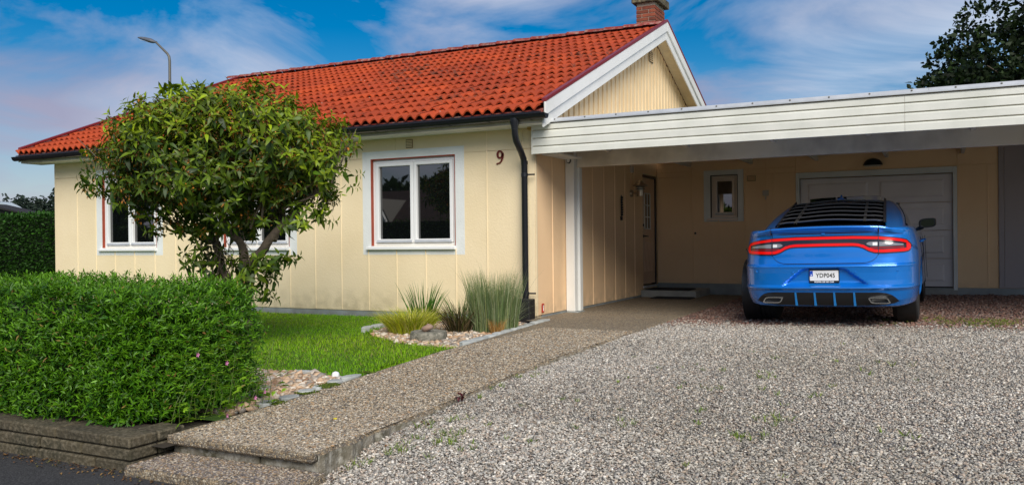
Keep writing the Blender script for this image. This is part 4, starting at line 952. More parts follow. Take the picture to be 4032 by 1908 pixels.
# ------------------------------------------------------------------ the car (local axes: x right, y forward from the rear bumper, z up from the ground)
def build_car():
    car = thing('car', 'bright blue sedan seen from behind with black rear window louvers', 'car', (-1.09, 9.80, .052), rot=(R(.7), R(-1.0), R(-.6)))
    P = np.array([(0,0),(.15,.002),(.3,.008),(.45,.020),(.57,.038),(.66,.062),(.74,.100),(.805,.155),(.855,.225),(.895,.33),(.922,.48),(.938,.68),(.948,1.0),(.944,1.4),(.925,2.0),(.918,2.6),(.925,3.3),(.940,3.9),(.932,4.25),(.895,4.55),(.82,4.76),(.70,4.90),(.5,4.98),(.25,5.03),(0,5.04)])
    # resample smoothly
    t = np.concatenate([[0], np.cumsum(np.linalg.norm(np.diff(P, axis=0), axis=1))])
    def cr(tt):
        i = np.clip(np.searchsorted(t, tt)-1, 0, len(P)-2); u = (tt-t[i])/(t[i+1]-t[i])
        p0, p1, p2, p3 = P[np.maximum(i-1, 0)], P[i], P[i+1], P[np.minimum(i+2, len(P)-1)]
        m1 = (p2-p0)/2; m2 = (p3-p1)/2; u = u[:, None]
        return (2*u**3-3*u**2+1)*p1+(u**3-2*u**2+u)*m1+(-2*u**3+3*u**2)*p2+(u**3-u**2)*m2
    tt = np.concatenate([np.linspace(0, 1.35, 60, endpoint=False), np.linspace(1.35, t[-1]-1.2, 50, endpoint=False), np.linspace(t[-1]-1.2, t[-1], 18)])
    Q = cr(tt); Q[0] = (0, 0); Q[-1] = (0, 5.04)
    LV = np.array([(.215,.945,.20,.30),(.235,.962,.13,.24),(.30,.978,.075,.12),(.36,.988,.050,.08),(.405,.994,.034,.05),(.425,.998,.012,.03),(.435,1.0,.0,.02),(.448,1.0,.001,.02),(.470,.999,.028,.02),(.52,.999,.030,.02),(.60,1.0,.029,.03),(.655,1.0,.024,.05),(.672,1.0,.018,.06),(.683,1.0,.022,.06),(.692,1.0,.050,.07),(.70,1.0,.078,.08),(.76,.999,.086,.12),(.83,.993,.090,.17),(.90,.985,.098,.25),(.96,.972,.108,.33),(1.0,.962,.112,.40),(1.03,.953,.108,.44),(1.05,.946,.090,.47),(1.062,.938,.078,.50),(1.078,.925,.074,.52),(1.088,.905,.09,.55),(1.092,.885,.13,.58)])
    zz = np.unique(np.concatenate([LV[:, 0], np.linspace(.215, 1.092, 74)]))
    W = lambda z: np.interp(z, LV[:, 0], LV[:, 1]); YR = lambda z: np.interp(z, LV[:, 0], LV[:, 2]); YF = lambda z: np.interp(z, LV[:, 0], LV[:, 3])
    half = Q[:62]
    def recess(x, z):
        xb = np.interp(z, [.455, .50, .60, .64, .662], [.47, .42, .29, .24, .17])
        return .050*sm(0, .035, xb-np.abs(x))*sm(.447, .50, z)*(1-sm(.640, .664, z))
    # the trunk lid overhangs a little: lower corners of the bumper tuck up towards the wheels
    def ys(x, z):
        ax = np.abs(np.asarray(x, float))/W(z)
        y = YR(z) + np.interp(ax, half[:, 0], half[:, 1])*(5.04-YR(z)-YF(z))/5.04
        return y + recess(x, z)
    def ring(z):
        w, a, f = W(z), YR(z), YF(z)
        x = Q[:, 0]*w; y = a + Q[:, 1]*(5.04-a-f)/5.04
        y = y + np.where(y < .5, recess(x, z), 0)
        zl = z - np.maximum(0, z-.72)*.42*sm(3.1, 4.9, y) + .0*y
        zl = zl + (.035*sm(.5, 1.0, y)*(1-sm(4.4, 4.8, y)) if z < .32 else 0)*(.32-z)/.1
        zl = np.where((z < .40) & (y < .7), zl + .028*sm(.70, .92, np.abs(x))*(.40-z)/.18, zl)
        return x, y, zl
    b = MB(); rows = []
    for z in zz:
        x, y, zl = ring(z)
        rows.append([(x[i], y[i], zl[i]) for i in range(len(x))]+[(-x[i], y[i], zl[i]) for i in range(len(x)-2, 0, -1)])
    b.grid(rows, close=True)
    n = len(Q); tot = 2*n-2
    def cap(off, flip):
        for i in range(n-1):
            l0, l1 = (tot-i) % tot, (tot-i-1) % tot
            f = [off+i, off+i+1, off+l1, off+l0]; f = [q for k, q in enumerate(f) if q not in f[:k]]
            if len(f) >= 3: b.f.append(tuple(f if not flip else f[::-1])); b.mi.append(0)
    cap(0, False); cap((len(zz)-1)*tot, True)
    body = b.build('body', M['carpaint'], car, smooth=32)
    # wheel arches
    cut_ = MB()
    for y in (1.04, 4.09):
        for s_ in (-1, 1): cut_.lathe([(.385, -.20), (.385, .20)], (s_*.90, y, .355), 'x', 32)
    cm = bpy.data.objects.new('arch_cutter', cut_.mesh('arch_cutter', M['blackplastic'])); COL.objects.link(cm); cm.parent = car
    md = body.modifiers.new('arches', 'BOOLEAN'); md.object = cm; md.operation = 'DIFFERENCE'; md.solver = 'EXACT'
    dg = bpy.context.evaluated_depsgraph_get(); me = bpy.data.meshes.new_from_object(body.evaluated_get(dg))
    body.modifiers.clear(); body.data = me; bpy.data.objects.remove(cm)
    me.shade_smooth(); me.set_sharp_from_angle(angle=R(32))
    w = MB()
    for y in (1.04, 4.09):
        for s_ in (-1, 1): w.lathe([(.384, -.17), (.384, .03)], (s_*.86, y, .355), 'x', 28)
    w.box(-.70, .70, .45, 4.7, .20, .26)
    w.build('underbody', M['blackplastic'], car, smooth=40)

    def patch(name, lo, hi, x0, x1, m, proud=.004, thick=.012, nx=50, nz=6, parent=None, smooth=40):
        q = MB(); F = []; B = []
        for i in range(nx+1):
            x = x0+(x1-x0)*i/nx; a, c = lo(x), hi(x); col = []; colb = []
            for k in range(nz+1):
                z = a+(c-a)*k/nz; y = float(ys(x, z)); col.append((x, y-proud, z)); colb.append((x, y-proud+thick, z))
            F.append(col); B.append(colb)
        q.grid(F); q.grid(B)
        q.grid([[f[0] for f in F], [g[0] for g in B]]); q.grid([[f[-1] for f in F], [g[-1] for g in B]])
        q.grid([F[0], B[0]]); q.grid([F[-1], B[-1]])
        return q.build(name, m, parent or car, smooth=smooth)
    I = lambda xs, zs: (lambda x: float(np.interp(abs(x), xs, zs)))
    # trunk lid: dark gap line, then the lid itself
    lid_lo = I([0, .40, .44, .48, .51, .535, .552], [.708, .708, .712, .724, .742, .765, .80]); lid_hi = lambda x: 1.052
    patch('panel_gap', lambda x: lid_lo(x)-.007, lambda x: 1.056, -.560, .560, M['cargap'], .0012, .006, nx=90, nz=10)
    patch('trunk_lid', lid_lo, lid_hi, -.552, .552, M['carpaint'], .004, .008, nx=100, nz=22)
    # deck spoiler
    sp = MB(); rows = []
    for i in range(61):
        x = -.80+1.6*i/60; e = sm(.80, .60, abs(x)) if False else 1-sm(.55, .80, abs(x)); y0 = float(ys(x, 1.06))
        zt = 1.088+.030*e-.045*(abs(x)/.8)**2*.6
        rows.append([(x, y0-.006, zt-.048), (x, y0-.022*e-.012, zt-.018), (x, y0-.020*e-.010, zt-.004), (x, y0+.02, zt+.002), (x, y0+.11, zt+.004), (x, y0+.20, 1.086), (x, y0+.10, zt-.05)])
    sp.grid(rows, close=True); sp.add(rows[0], [tuple(range(7))]); sp.add(rows[-1], [tuple(range(7))]); sp.build('spoiler', M['carpaint'], car, smooth=28)
    for s_ in (-1, 1):
        q = MB(); x = s_*.565; q.box(x-.0035, x+.0035, float(ys(.565, 1.06))-.033, float(ys(.565, 1.06))+.24, 1.03, 1.112); q.build('panel_gap', M['cargap'], car)
    # full width tail lamp
    T = I([0, .30, .56, .70, .78, .83, .862, .872], [.999, .998, .987, .970, .956, .940, .905, .885]); Bt = I([0, .30, .36, .41, .46, .52, .60, .80, .845, .866, .872], [.896, .894, .887, .868, .838, .818, .815, .822, .828, .845, .885])
    tl = patch('tail_lamp', lambda x: Bt(x)-.012, lambda x: T(x)+.010, -.874, .874, M['tail_dark'], .009, .02, nx=160, nz=8)
    band = .029
    patch('light_band', lambda x: T(x)-band, T, -.840, .840, M['tail_red'], .014, .01, nx=140, nz=2, parent=tl)
    patch('light_band', Bt, lambda x: Bt(x)+band+.004*(abs(x) > .4), -.850, .850, M['tail_red'], .014, .01, nx=140, nz=2, parent=tl)
    for s_ in (-1, 1):
        a, c = sorted((s_*.826, s_*.866)); patch('light_band', lambda x: Bt(x)+.006, lambda x: T(x)-.006, a, c, M['tail_red'], .0145, .01, nx=8, nz=4, parent=tl)
        a, c = sorted((s_*.565, s_*.80)); patch('reversing_lens', I([.565, .80], [.884, .888]), I([.565, .70, .80], [.930, .917, .902]), a, c, M['tail_clear'], .012, .006, nx=14, nz=3, parent=tl)
        a, c = sorted((s_*.44, s_*.548)); patch('reversing_lens', I([.44, .48, .548], [.905, .890, .884]), I([.44, .46, .548], [.918, .930, .934]), a, c, M['tail_clear'], .012, .006, nx=14, nz=3, parent=tl)
        a, c = sorted((s_*.50, s_*.548)); patch('lens_step', lambda x: .893, lambda x: .924, a, c, M['plate_white'], .0135, .004, nx=4, nz=2, parent=tl)
        a, c = sorted((s_*.475, s_*.805)); patch('brake_lens', lambda x: .862, lambda x: .876, a, c, M['tail_dim'], .012, .006, nx=16, nz=2, parent=tl)
        a, c = sorted((s_*.5545, s_*.5605)); patch('lamp_seam', lambda x: Bt(x)-.013, lambda x: T(x)+.011, a, c, M['cargap'], .016, .012, nx=2, nz=4, parent=tl)
    # badge on the lid
    q = MB(); n_ = 16; q.prism([(.02*math.cos(2*math.pi*k/n_), 1.033+.012*math.sin(2*math.pi*k/n_)) for k in range(n_)], 'y', float(ys(0, 1.033))-.010, float(ys(0, 1.033))); q.build('emblem', M['carpaint'], car, smooth=40)
    # number plate in its holder
    y = float(ys(.0, .56))-.012
    pl = MB(); pl.box(-.158, .158, y-.006, y+.03, .490, .637); ph = pl.build('plate_holder', M['blackplastic'], car, bevel=.006)
    q = MB(); q.box(-.150, .150, y-.0085, y-.004, .516, .628); q.build('number_plate', M['plate_white'], ph, bevel=.002)
    q = MB(); q.box(-.149, -.116, y-.0095, y-.0084, .566, .626); q.build('plate_band', M['plate_blue'], ph)
    q = MB(); q.box(-.138, -.128, y-.0099, y-.0094, .571, .587); q.build('plate_mark', M['plate_white'], ph)
    def text(body_, size, cx, cz, yy, m, sx=1.0, bold=0.0, name='plate_lettering', sp_=1.0):
        cu = bpy.data.curves.new('lettering', 'FONT'); cu.body = body_; cu.size = size; cu.align_x = 'CENTER'; cu.align_y = 'CENTER'; cu.extrude = .0004; cu.offset = bold; cu.space_character = sp_
        o = bpy.data.objects.new('lettering', cu); COL.objects.link(o)
        me = bpy.data.meshes.new_from_object(o.evaluated_get(bpy.context.evaluated_depsgraph_get())); bpy.data.objects.remove(o)
        me.transform(Matrix.Diagonal((sx, 1, 1, 1))); me.transform(Matrix.Rotation(R(90), 4, 'X')); me.transform(Matrix.Translation((cx, yy, cz))); me.materials.clear(); me.materials.append(m)
        return link(name, me, ph)
    text('YDP045', .066, .016, .572, y-.0092, M['plate_black'], .86, .0012, sp_=1.06)
    text('MOPAR OR NO CAR', .021, .0, .503, y-.0068, M['plate_white'], 1.05, .0010, name='holder_lettering')
    # diffuser, exhausts, fins
    dlo = I([0, .50, .62, .70, .745], [.238, .240, .250, .266, .286]); dhi = I([0, .55, .62, .67, .71, .745], [.388, .388, .380, .362, .330, .288])
    df = patch('diffuser', dlo, dhi, -.745, .745, M['blackplastic'], .006, .03, nx=90, nz=5)
    for x in (-.305, -.102, .102, .305):
        q = MB(); y0 = float(ys(x, .385)); y1 = float(ys(x, .245)); q.hexa([(x-.010, y0-.014, .386), (x+.010, y0-.014, .386), (x+.010, y0+.03, .386), (x-.010, y0+.03, .386), (x-.010, y1-.035, .236), (x+.014, y1-.035, .236), (x+.014, y1+.02, .236), (x-.010, y1+.02, .236)]); q.build('fin', M['finblue'], df, bevel=.002)
    for s_ in (-1, 1):
        def rr(wd, ht, k=14):
            pts = []
            for i in range(4*k):
                a = 2*math.pi*i/(4*k); c_, q_ = math.cos(a), math.sin(a); px = wd*math.copysign(abs(c_)**.42, c_); pz = ht*math.copysign(abs(q_)**.42, q_)
                pts.append((s_*(.555+px+pz*-.55), .300+pz))
            return pts
        y0 = float(ys(.555, .30))
        q = MB(); o_, i_ = rr(.100, .034), rr(.086, .024)
        q.grid([[(px, y0+.03, pz) for px, pz in o_], [(px, y0-.045, pz) for px, pz in o_], [(px, y0-.045, pz) for px, pz in i_], [(px, y0+.04, pz) for px, pz in i_]], close=True); ex = q.build('exhaust_tip', M['chrome'], car, smooth=40)
        q = MB(); q.prism(i_, 'y', y0+.01, y0+.02); q.build('exhaust_bore', M['blackplastic'], ex)
        q = MB(); q.prism([(s_*(.44), .348), (s_*.665, .348), (s_*.672, .358), (s_*.655, .364), (s_*.45, .364), (s_*.435, .358)], 'y', y0-.024, y0+.04); q.build('exhaust_shroud', M['blackplastic'], df, bevel=.003)
        for x, z in ((.325, .610), (.735, .620)):
            q = MB(); yy = float(ys(x, z)); q.lathe([(.012, -.003), (.010, -.005), (.003, -.0055)], (s_*x, yy, z), 'y', 12); q.lathe([(.013, -.0005), (.013, .002)], (s_*x, yy, z), 'y', 12); q.build('parking_sensor', M['carpaint'], car, smooth=30)
        # thin crack line from lamp to arch
        q = MB(); pts = [(s_*.868, float(ys(.868, .885))-.002, .882), (s_*.905, .40, .875), (s_*.930, .60, .835)]
        q.tube([(p[0]*1.0, p[1], p[2]) for p in pts], .003, 6); q.build('panel_gap', M['cargap'], car)
    # cabin
    Gb = np.array([(0,.60,1.088),(.35,.615,1.088),(.585,.66,1.088),(.70,.71,1.085),(.785,.90,1.078),(.800,1.6,1.062),(.805,2.4,1.045),(.79,3.2,1.03),(.72,3.60,1.03),(.4,3.84,1.03),(0,3.90,1.03)])
    Gr = np.array([(0,1.90,1.438),(.31,1.905,1.434),(.525,1.925,1.424),(.60,1.96,1.415),(.632,2.08,1.405),(.645,2.4,1.40),(.64,2.7,1.40),(.60,2.95,1.39),(.54,3.03,1.395),(.30,3.08,1.40),(0,3.1,1.41)])
    nu = 61; ug = np.linspace(0, 10, nu)
    def crv(Pt, u):
        i = np.clip(np.floor(u).astype(int), 0, len(Pt)-2); f = (u-i)[:, None]
        mir = lambda k: np.where((k < 0)[:, None], Pt[np.abs(k)]*[-1, 1, 1], Pt[np.clip(k, 0, len(Pt)-1)])
        p0, p1, p2, p3 = mir(i-1), Pt[i], Pt[i+1], mir(np.minimum(i+2, len(Pt)-1))
        m1, m2 = (p2-p0)/2, (p3-p1)/2
        return (2*f**3-3*f**2+1)*p1+(f**3-2*f**2+f)*m1+(-2*f**3+3*f**2)*p2+(f**3-f**2)*m2
    def gh(u, tv):
        u = np.atleast_1d(np.abs(u)*1.0); a, c = crv(Gb, u), crv(Gr, u); p = a+(c-a)*tv
        out_ = np.array([1, 0, 0])*(.035*math.sin(math.pi*tv)*np.clip(u-2.6, 0, 1)*np.clip(7.5-u, 0, 1))[:, None]
        p = p + out_
        p[:, 2] += .012*math.sin(math.pi*tv)*np.clip(2.5-u, 0, 1)
        return p
    cb = MB(); rows = []
    tl_ = list(np.linspace(0, 1, 12))
    for tv in tl_:
        p = gh(ug, tv); rows.append([tuple(q) for q in p]+[(-q[0], q[1], q[2]) for q in p[-2:0:-1]])
    for k, sc in ((1, .96), (2, .85), (3, .6), (4, .3), (5, .02)):
        p = gh(ug, 1.0); cx, cy = 0, 2.5; e = 1-sc
        q = np.stack([p[:, 0]*sc, cy+(p[:, 1]-cy)*sc, p[:, 2]+.040*(1-sc**2)], 1); rows.append([tuple(v) for v in q]+[(-v[0], v[1], v[2]) for v in q[-2:0:-1]])
    cb.grid(rows, close=True); cb.build('cabin', M['carpaint'], car, smooth=50)
    def ghs(u, tv, off=(0, 0, 0)):
        p = gh(u, tv)[0]; s_ = -1 if u < 0 else 1; return (s_*(p[0]+off[0]), p[1]+off[1], p[2]+off[2])
    def gpatch(name, u0, u1, t0, t1, m, off, nu_=30, nt_=8, parent=None):
        q = MB(); q.grid([[ghs(u, tv, off) for u in np.linspace(u0, u1, nu_)] for tv in np.linspace(t0, t1, nt_)]); return q.build(name, m, parent or car, smooth=50)
    gpatch('rear_window', -2.10, 2.10, .02, .93, M['carglass'], (0, -.004, .006))
    for s_ in (-1, 1):
        q = MB(); q.grid([[ghs(s_*u, tv, (.006, 0, 0)) for u in np.linspace(a, c, 12)] for tv, a, c in [(tv, 4.15+.45*tv, 7.9-.55*tv) for tv in np.linspace(.10, .90, 8)]]); q.build('side_window', M['carglass'], car, smooth=50)
        q = MB(); q.tube([ghs(s_*u, .95, (.004, 0, 0)) for u in np.linspace(4.4, 7.5, 16)], .010, 6); q.build('window_trim', M['blackplastic'], car, smooth=50)
    # louvers over the rear window
    lv = bpy.data.objects.new('rear_louvers', None); COL.objects.link(lv); lv.parent = car; ORG[lv] = ORG[car]
    for k in range(6):
        t0 = .10+k*.138; q = MB(); rows = []
        for u in np.linspace(-2.05, 2.05, 41):
            e = abs(u)/2.05; wave = .010*math.cos(math.pi*min(1, abs(u)/1.35))-.012*sm(.7, 1.0, e)
            top = ghs(u, min(t0+.125, .93), (0, -.004, .022)); lip = ghs(u, t0, (0, -.030, .058+wave)); 
            rows.append([top, lip, (lip[0], lip[1]+.002, lip[2]-.012), (top[0], top[1], top[2]-.010)])
        q.grid(rows, close=True); q.cur = 1; q.tube([(r_[1][0], r_[1][1]-.002, r_[1][2]+.002) for r_ in rows], .006, 6); q.build('louver_slat', [M['louver'], M['louver_glint']], lv, smooth=30)
    for s_ in (-1, 1):
        for k in range(5):
            t0 = .03+k*.150+.02; q = MB(); q.grid([[ghs(s_*(1.12+du), tv, (0, -.018, .035+h_)) for du, h_ in ((-.05, 0), (-.05, .022), (.05, .022), (.05, 0))] for tv in (t0, t0+.07, t0+.13)]); q.build('louver_rib', M['tyre'], lv)
        q = MB(); q.grid([[ghs(s_*(2.07+du), tv, (0, -.012, .012+h_)) for du, h_ in ((-.10, 0), (-.10, .040), (.10, .030), (.10, 0))] for tv in np.linspace(.02, .93, 8)], close=False); q.build('louver_side', M['louver'], lv)
    # aerial, sunroof deflector
    q = MB(); rows = []
    for k, (yy, w_, h_) in enumerate(((2.02, .034, .0), (2.0, .040, .012), (2.03, .034, .028), (2.07, .020, .055), (2.10, .010, .072), (2.14, .006, .070), (2.20, .020, .020), (2.24, .02, .0))): pass
    q.grid([[(x_*w_, y_, 1.452+h_) for x_, y_ in ((-1, 1.99), (1, 1.99), (1, 2.20), (-1, 2.20))] if False else [(-w_, y0_, 1.452+h_), (w_, y0_, 1.452+h_), (w_*.8, y1_, 1.452+h_), (-w_*.8, y1_, 1.452+h_)] for w_, y0_, y1_, h_ in ((.044, 1.98, 2.20, 0), (.040, 1.985, 2.19, .016), (.020, 2.02, 2.16, .034), (.010, 2.05, 2.12, .05), (.007, 2.07, 2.11, .072))], close=True)
    q.add([(-.007, 2.07, 1.524), (.007, 2.07, 1.524), (.0056, 2.11, 1.524), (-.0056, 2.11, 1.524)], [(0, 1, 2, 3)]); q.build('roof_aerial', M['carpaint'], car, smooth=40)
    q = MB(); q.grid([[(x, 2.42+.06*(x/.45)**2, 1.445+h_-.012*(x/.45)**2) for h_ in (0, .062)] + [(x, 2.445+.06*(x/.45)**2, 1.445+h_-.012*(x/.45)**2) for h_ in (.067, 0)] for x in np.linspace(-.45, .45, 25)], close=True)
    q.build('sunroof_deflector', M['carglass'], car, smooth=50)
    # mirrors
    for s_ in (-1, 1):
        q = MB(); q.tube([(s_*.80, 3.18, 1.02), (s_*.88, 3.16, 1.05), (s_*.93, 3.15, 1.07)], [.035, .028, .028], 10); rows = []
        for y_, k in ((3.10, .90), (3.115, 1.0), (3.20, .96), (3.26, .75), (3.30, .35)):
            ring_ = []
            for i in range(28):
                a = 2*math.pi*i/28; c_, z_ = math.cos(a), math.sin(a); ring_.append((s_*(.985+.108*k*math.copysign(abs(c_)**.55, c_)), y_, 1.122+.064*k*math.copysign(abs(z_)**.55, z_)+.012*c_))
            rows.append(ring_)
        q.grid(rows, close=True); q.add(rows[-1], [tuple(range(28))]); q.add(rows[0], [tuple(range(28))]); mi = q.build('door_mirror', M['black'], car, smooth=45)
        q = MB(); q.prism([((x-s_*.995)*.86+s_*.995, (z-1.125)*.84+1.125) for x, y_, z in rows[0]], 'y', 3.0965, 3.0995); q.build('mirror_glass', M['carglass'], mi)
        for y_ in (1.75, 2.85):
            q = MB(); q.tube([(s_*.925, y_-.09, .90), (s_*.955, y_-.06, .905), (s_*.955, y_+.06, .905), (s_*.925, y_+.09, .90)], .014, 8); q.build('door_handle', M['carpaint'], car, smooth=40)
        for y_ in (1.35, 2.42, 3.55):
            q = MB(); q.tube([(s_*(.948-.03*(z-.6)), y_+.06*(z-.6), z) for z in (.36, .6, .8, .95)] , .003, 6); q.build('panel_gap', M['cargap'], car)
    # wheels
    for y_ in (1.04, 4.09):
        for s_ in (-1, 1):
            wroot = bpy.data.objects.new('wheel', None); COL.objects.link(wroot); wroot.parent = car; ORG[wroot] = ORG[car]
            prof = [(.25, -.13), (.325, -.135), (.348, -.125), (.358, -.105), (.360, -.075), (.360, -.062), (.350, -.061), (.350, -.051), (.361, -.05), (.362, -.012), (.351, -.011), (.351, .011), (.362, .012), (.361, .05), (.350, .051), (.350, .061), (.360, .062), (.360, .075), (.358, .105), (.348, .125), (.325, .135), (.25, .13)]
            q = MB(); q.lathe(prof, (s_*.775, y_, .358), 'x', 48); q.build('tyre', M['tyre'], wroot, smooth=35)
            q = MB(); q.lathe([(.252, -.10), (.252, .115), (.235, .12), (.22, .06), (.07, .07), (.05, .09), (.01, .09)] if s_ > 0 else [(.01, -.09), (.05, -.09), (.07, -.07), (.22, -.06), (.235, -.12), (.252, -.115), (.252, .10)], (s_*.775, y_, .358), 'x', 32); q.build('rim', M['black'], wroot, smooth=35)
            for k in range(5):
                a = 2*math.pi*k/5+.3; c_, z_ = math.cos(a), math.sin(a); q = MB(); xx = s_*(.775+.085)
                q.tube([(xx, y_+.05*c_, .358+.05*z_), (xx, y_+.235*c_, .358+.235*z_)], [.03, .022], 6); q.build('spoke', M['black'], wroot)
build_car()

# ------------------------------------------------------------------ low stone wall and hedges
def retaining_wall():
    t = thing('retaining_wall', 'low three-course stone wall below the front hedge', 'wall', (-4.1, 3.3, -.25))
    zc = [-.30, -.190, -.118, -.050]
    for k in range(3):
        z0, z1 = zc[k]+.003, zc[k+1]-.003; off = .010*(2-k)*0+random.uniform(-.004, .004)
        x = -4.105; first = True
        while x > -7.5:
            L_ = (.30, .42, .25)[k] if first else random.uniform(.34, .62)
            m = MB(); m.box(x-L_+.004, x-.0, 3.300+random.uniform(-.006, .006)-(.0 if k < 2 else -.004), 3.50, z0, z1); m.build('stone', M['wallstone'], t, bevel=.010); x -= L_; first = False
        y = 3.502
        for L_ in ((.25, .3), (.12, .4), (.2, .3))[k]:
            m = MB(); m.box(-4.30, -4.103+random.uniform(-.006, .004), y+.003, y+L_, z0, z1); m.build('stone', M['wallstone'], t, bevel=.010); y += L_
            if y > 3.7: break
    b = MB(); b.box(-7.5, -4.13, 3.44, 3.62, -.3, -.055); b.build('soil', M['soil'], t)
retaining_wall()

LEAF = leaf_template(.27, .16, .10)
LEAFW = leaf_template(.36, .42, .10)
def shoots(p, d, nleaf, spread, length, lw, step, colf, droop=0.0):
    """leaf positions, frames, sizes and colours for shoots at p heading along d"""
    S_ = len(p); d = d/np.linalg.norm(d, axis=1, keepdims=True)
    fr = frames(d); P_, F_, Z_, C_ = [], [], [], []
    ph = rng.uniform(0, 6.28, S_)
    for j in range(nleaf):
        f = j/(nleaf-1); a = ph + j*2.4; ang = np.radians(spread[0]+(spread[1]-spread[0])*f) + rng.normal(0, .15, S_)
        side = fr[:, 0]*np.cos(a)[:, None] + fr[:, 2]*np.sin(a)[:, None]
        dd = d*np.cos(ang)[:, None] + side*np.sin(ang)[:, None]
        dd[:, 2] -= droop*(1-f)
        P_.append(p + d*(step*j)); F_.append(frames(dd, d+0.3*np.array([0, 0, 1.]), rng.normal(0, .35, S_)))
        Z_.append(length*np.exp(rng.normal(0, .18, S_))*(1-.35*f)); C_.append(colf(S_, f))
    return np.concatenate(P_), np.concatenate(F_), np.concatenate(Z_), np.concatenate(C_)
def leaf_things(parent, tmpl, m, P_, F_, Z_, C_, n=300):
    """the leaves that show largest become objects of their own; returns the mask of the rest"""
    cam = np.array([0, 0, CAM_Z]); dist = np.linalg.norm(P_-cam, axis=1)
    v = (cam-P_)/dist[:, None]; face = np.abs(np.sum(F_[:, 2]*v, 1)); inview = (P_[:, 0]*.894+P_[:, 1]*.4486)/(-P_[:, 0]*.4486+P_[:, 1]*.894)
    score = Z_/dist*(.4+face); score[(inview < -.60) | (inview > .6)] = 0
    idx = np.argsort(-score)[:n]; mesh = []
    for k in range(5):
        s_ = Soup(); s_.add(tmpl[0][None], tmpl[1], C_[idx[k*7]][None]); mesh.append(s_.mesh('leaf', m))
    o0 = np.array(ORG[parent])
    for q, i in enumerate(idx):
        o = link('leaf', mesh[q % 5], parent); A = F_[i]*Z_[i]
        o.matrix_local = Matrix(((A[0,0], A[1,0], A[2,0], P_[i,0]-o0[0]), (A[0,1], A[1,1], A[2,1], P_[i,1]-o0[1]), (A[0,2], A[1,2], A[2,2], P_[i,2]-o0[2]), (0, 0, 0, 1)))
    keep = np.ones(len(P_), bool); keep[idx] = False
    return keep

def front_hedge():
    t = thing('hedge', 'clipped bright green leafy hedge on the low stone wall in front', 'hedge', (-5.2, 4.0, -.06))
    X0, X1, Y0, Y1, Z0, Z1 = -6.9, -4.33, 3.44, 4.62, -.06, .745
    b = MB(); b.box(X0, X1-.16, Y0+.14, Y1-.12, Z0, Z1-.15); b.build('inner_twigs', mat('hedge_inside', (0.012, 0.022, 0.005), (0.02, 0.03, 0.008), .9, 30), t)
    pts, dirs = [], []
    def face(n, f):
        for _ in range(n):
            p, d = f(); pts.append(p); dirs.append(d)
    U = random.uniform; G = random.gauss
    bul = lambda a, c: .05*math.sin(a*5.1+1.3*c)+.035*math.sin(c*9+2*a)
    face(2900, lambda: (lambda x, z: ((x, Y0+U(-.01, .11)+.6*bul(x, z)+.20*max(0, (z-.45)/.30)**2+.16*max(0, (x-X1+.22)/.22)**2, z), (G(0, .35), -1+G(0, .25), .75+G(0, .3))))(U(X0, X1-.04), U(Z0, Z1)))
    face(1800, lambda: (lambda y, z: ((X1-U(-.01, .11)+.6*bul(y, z)-.24*max(0, (z-.40)/.35)**2-.12*max(0, (Y0+.22-y)/.22)**2, y, z), (1+G(0, .25), G(-.1, .35), .75+G(0, .3))))(U(Y0+.03, Y1), U(Z0, Z1)))
    face(1900, lambda: (lambda x, y: ((x, y, Z1-U(-.01, .10)+.02*math.sin(x*4+y*3)-.14*max(0, (x-X1+.35)/.35)**2), (G(0, .4), G(-.15, .4), 1)))(U(X0, X1-.03), U(Y0+.03, Y1)))
    face(110, lambda: (lambda x, y: ((x, y, Z1+U(0, .03)-.14*max(0, (x-X1+.35)/.35)**2), (G(0, .25), G(0, .25), 1.4)))(U(X0, X1-.08), U(Y0+.1, Y1-.05)))
    p, d = np.array(pts), np.array(dirs)
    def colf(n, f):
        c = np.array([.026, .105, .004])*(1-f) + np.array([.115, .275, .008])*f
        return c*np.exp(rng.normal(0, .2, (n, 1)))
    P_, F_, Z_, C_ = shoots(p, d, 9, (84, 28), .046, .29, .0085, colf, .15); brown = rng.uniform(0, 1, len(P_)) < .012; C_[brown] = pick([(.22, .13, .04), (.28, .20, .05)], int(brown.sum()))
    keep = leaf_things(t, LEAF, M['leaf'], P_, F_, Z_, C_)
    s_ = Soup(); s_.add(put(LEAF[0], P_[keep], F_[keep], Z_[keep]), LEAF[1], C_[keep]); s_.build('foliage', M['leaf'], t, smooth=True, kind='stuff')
front_hedge()

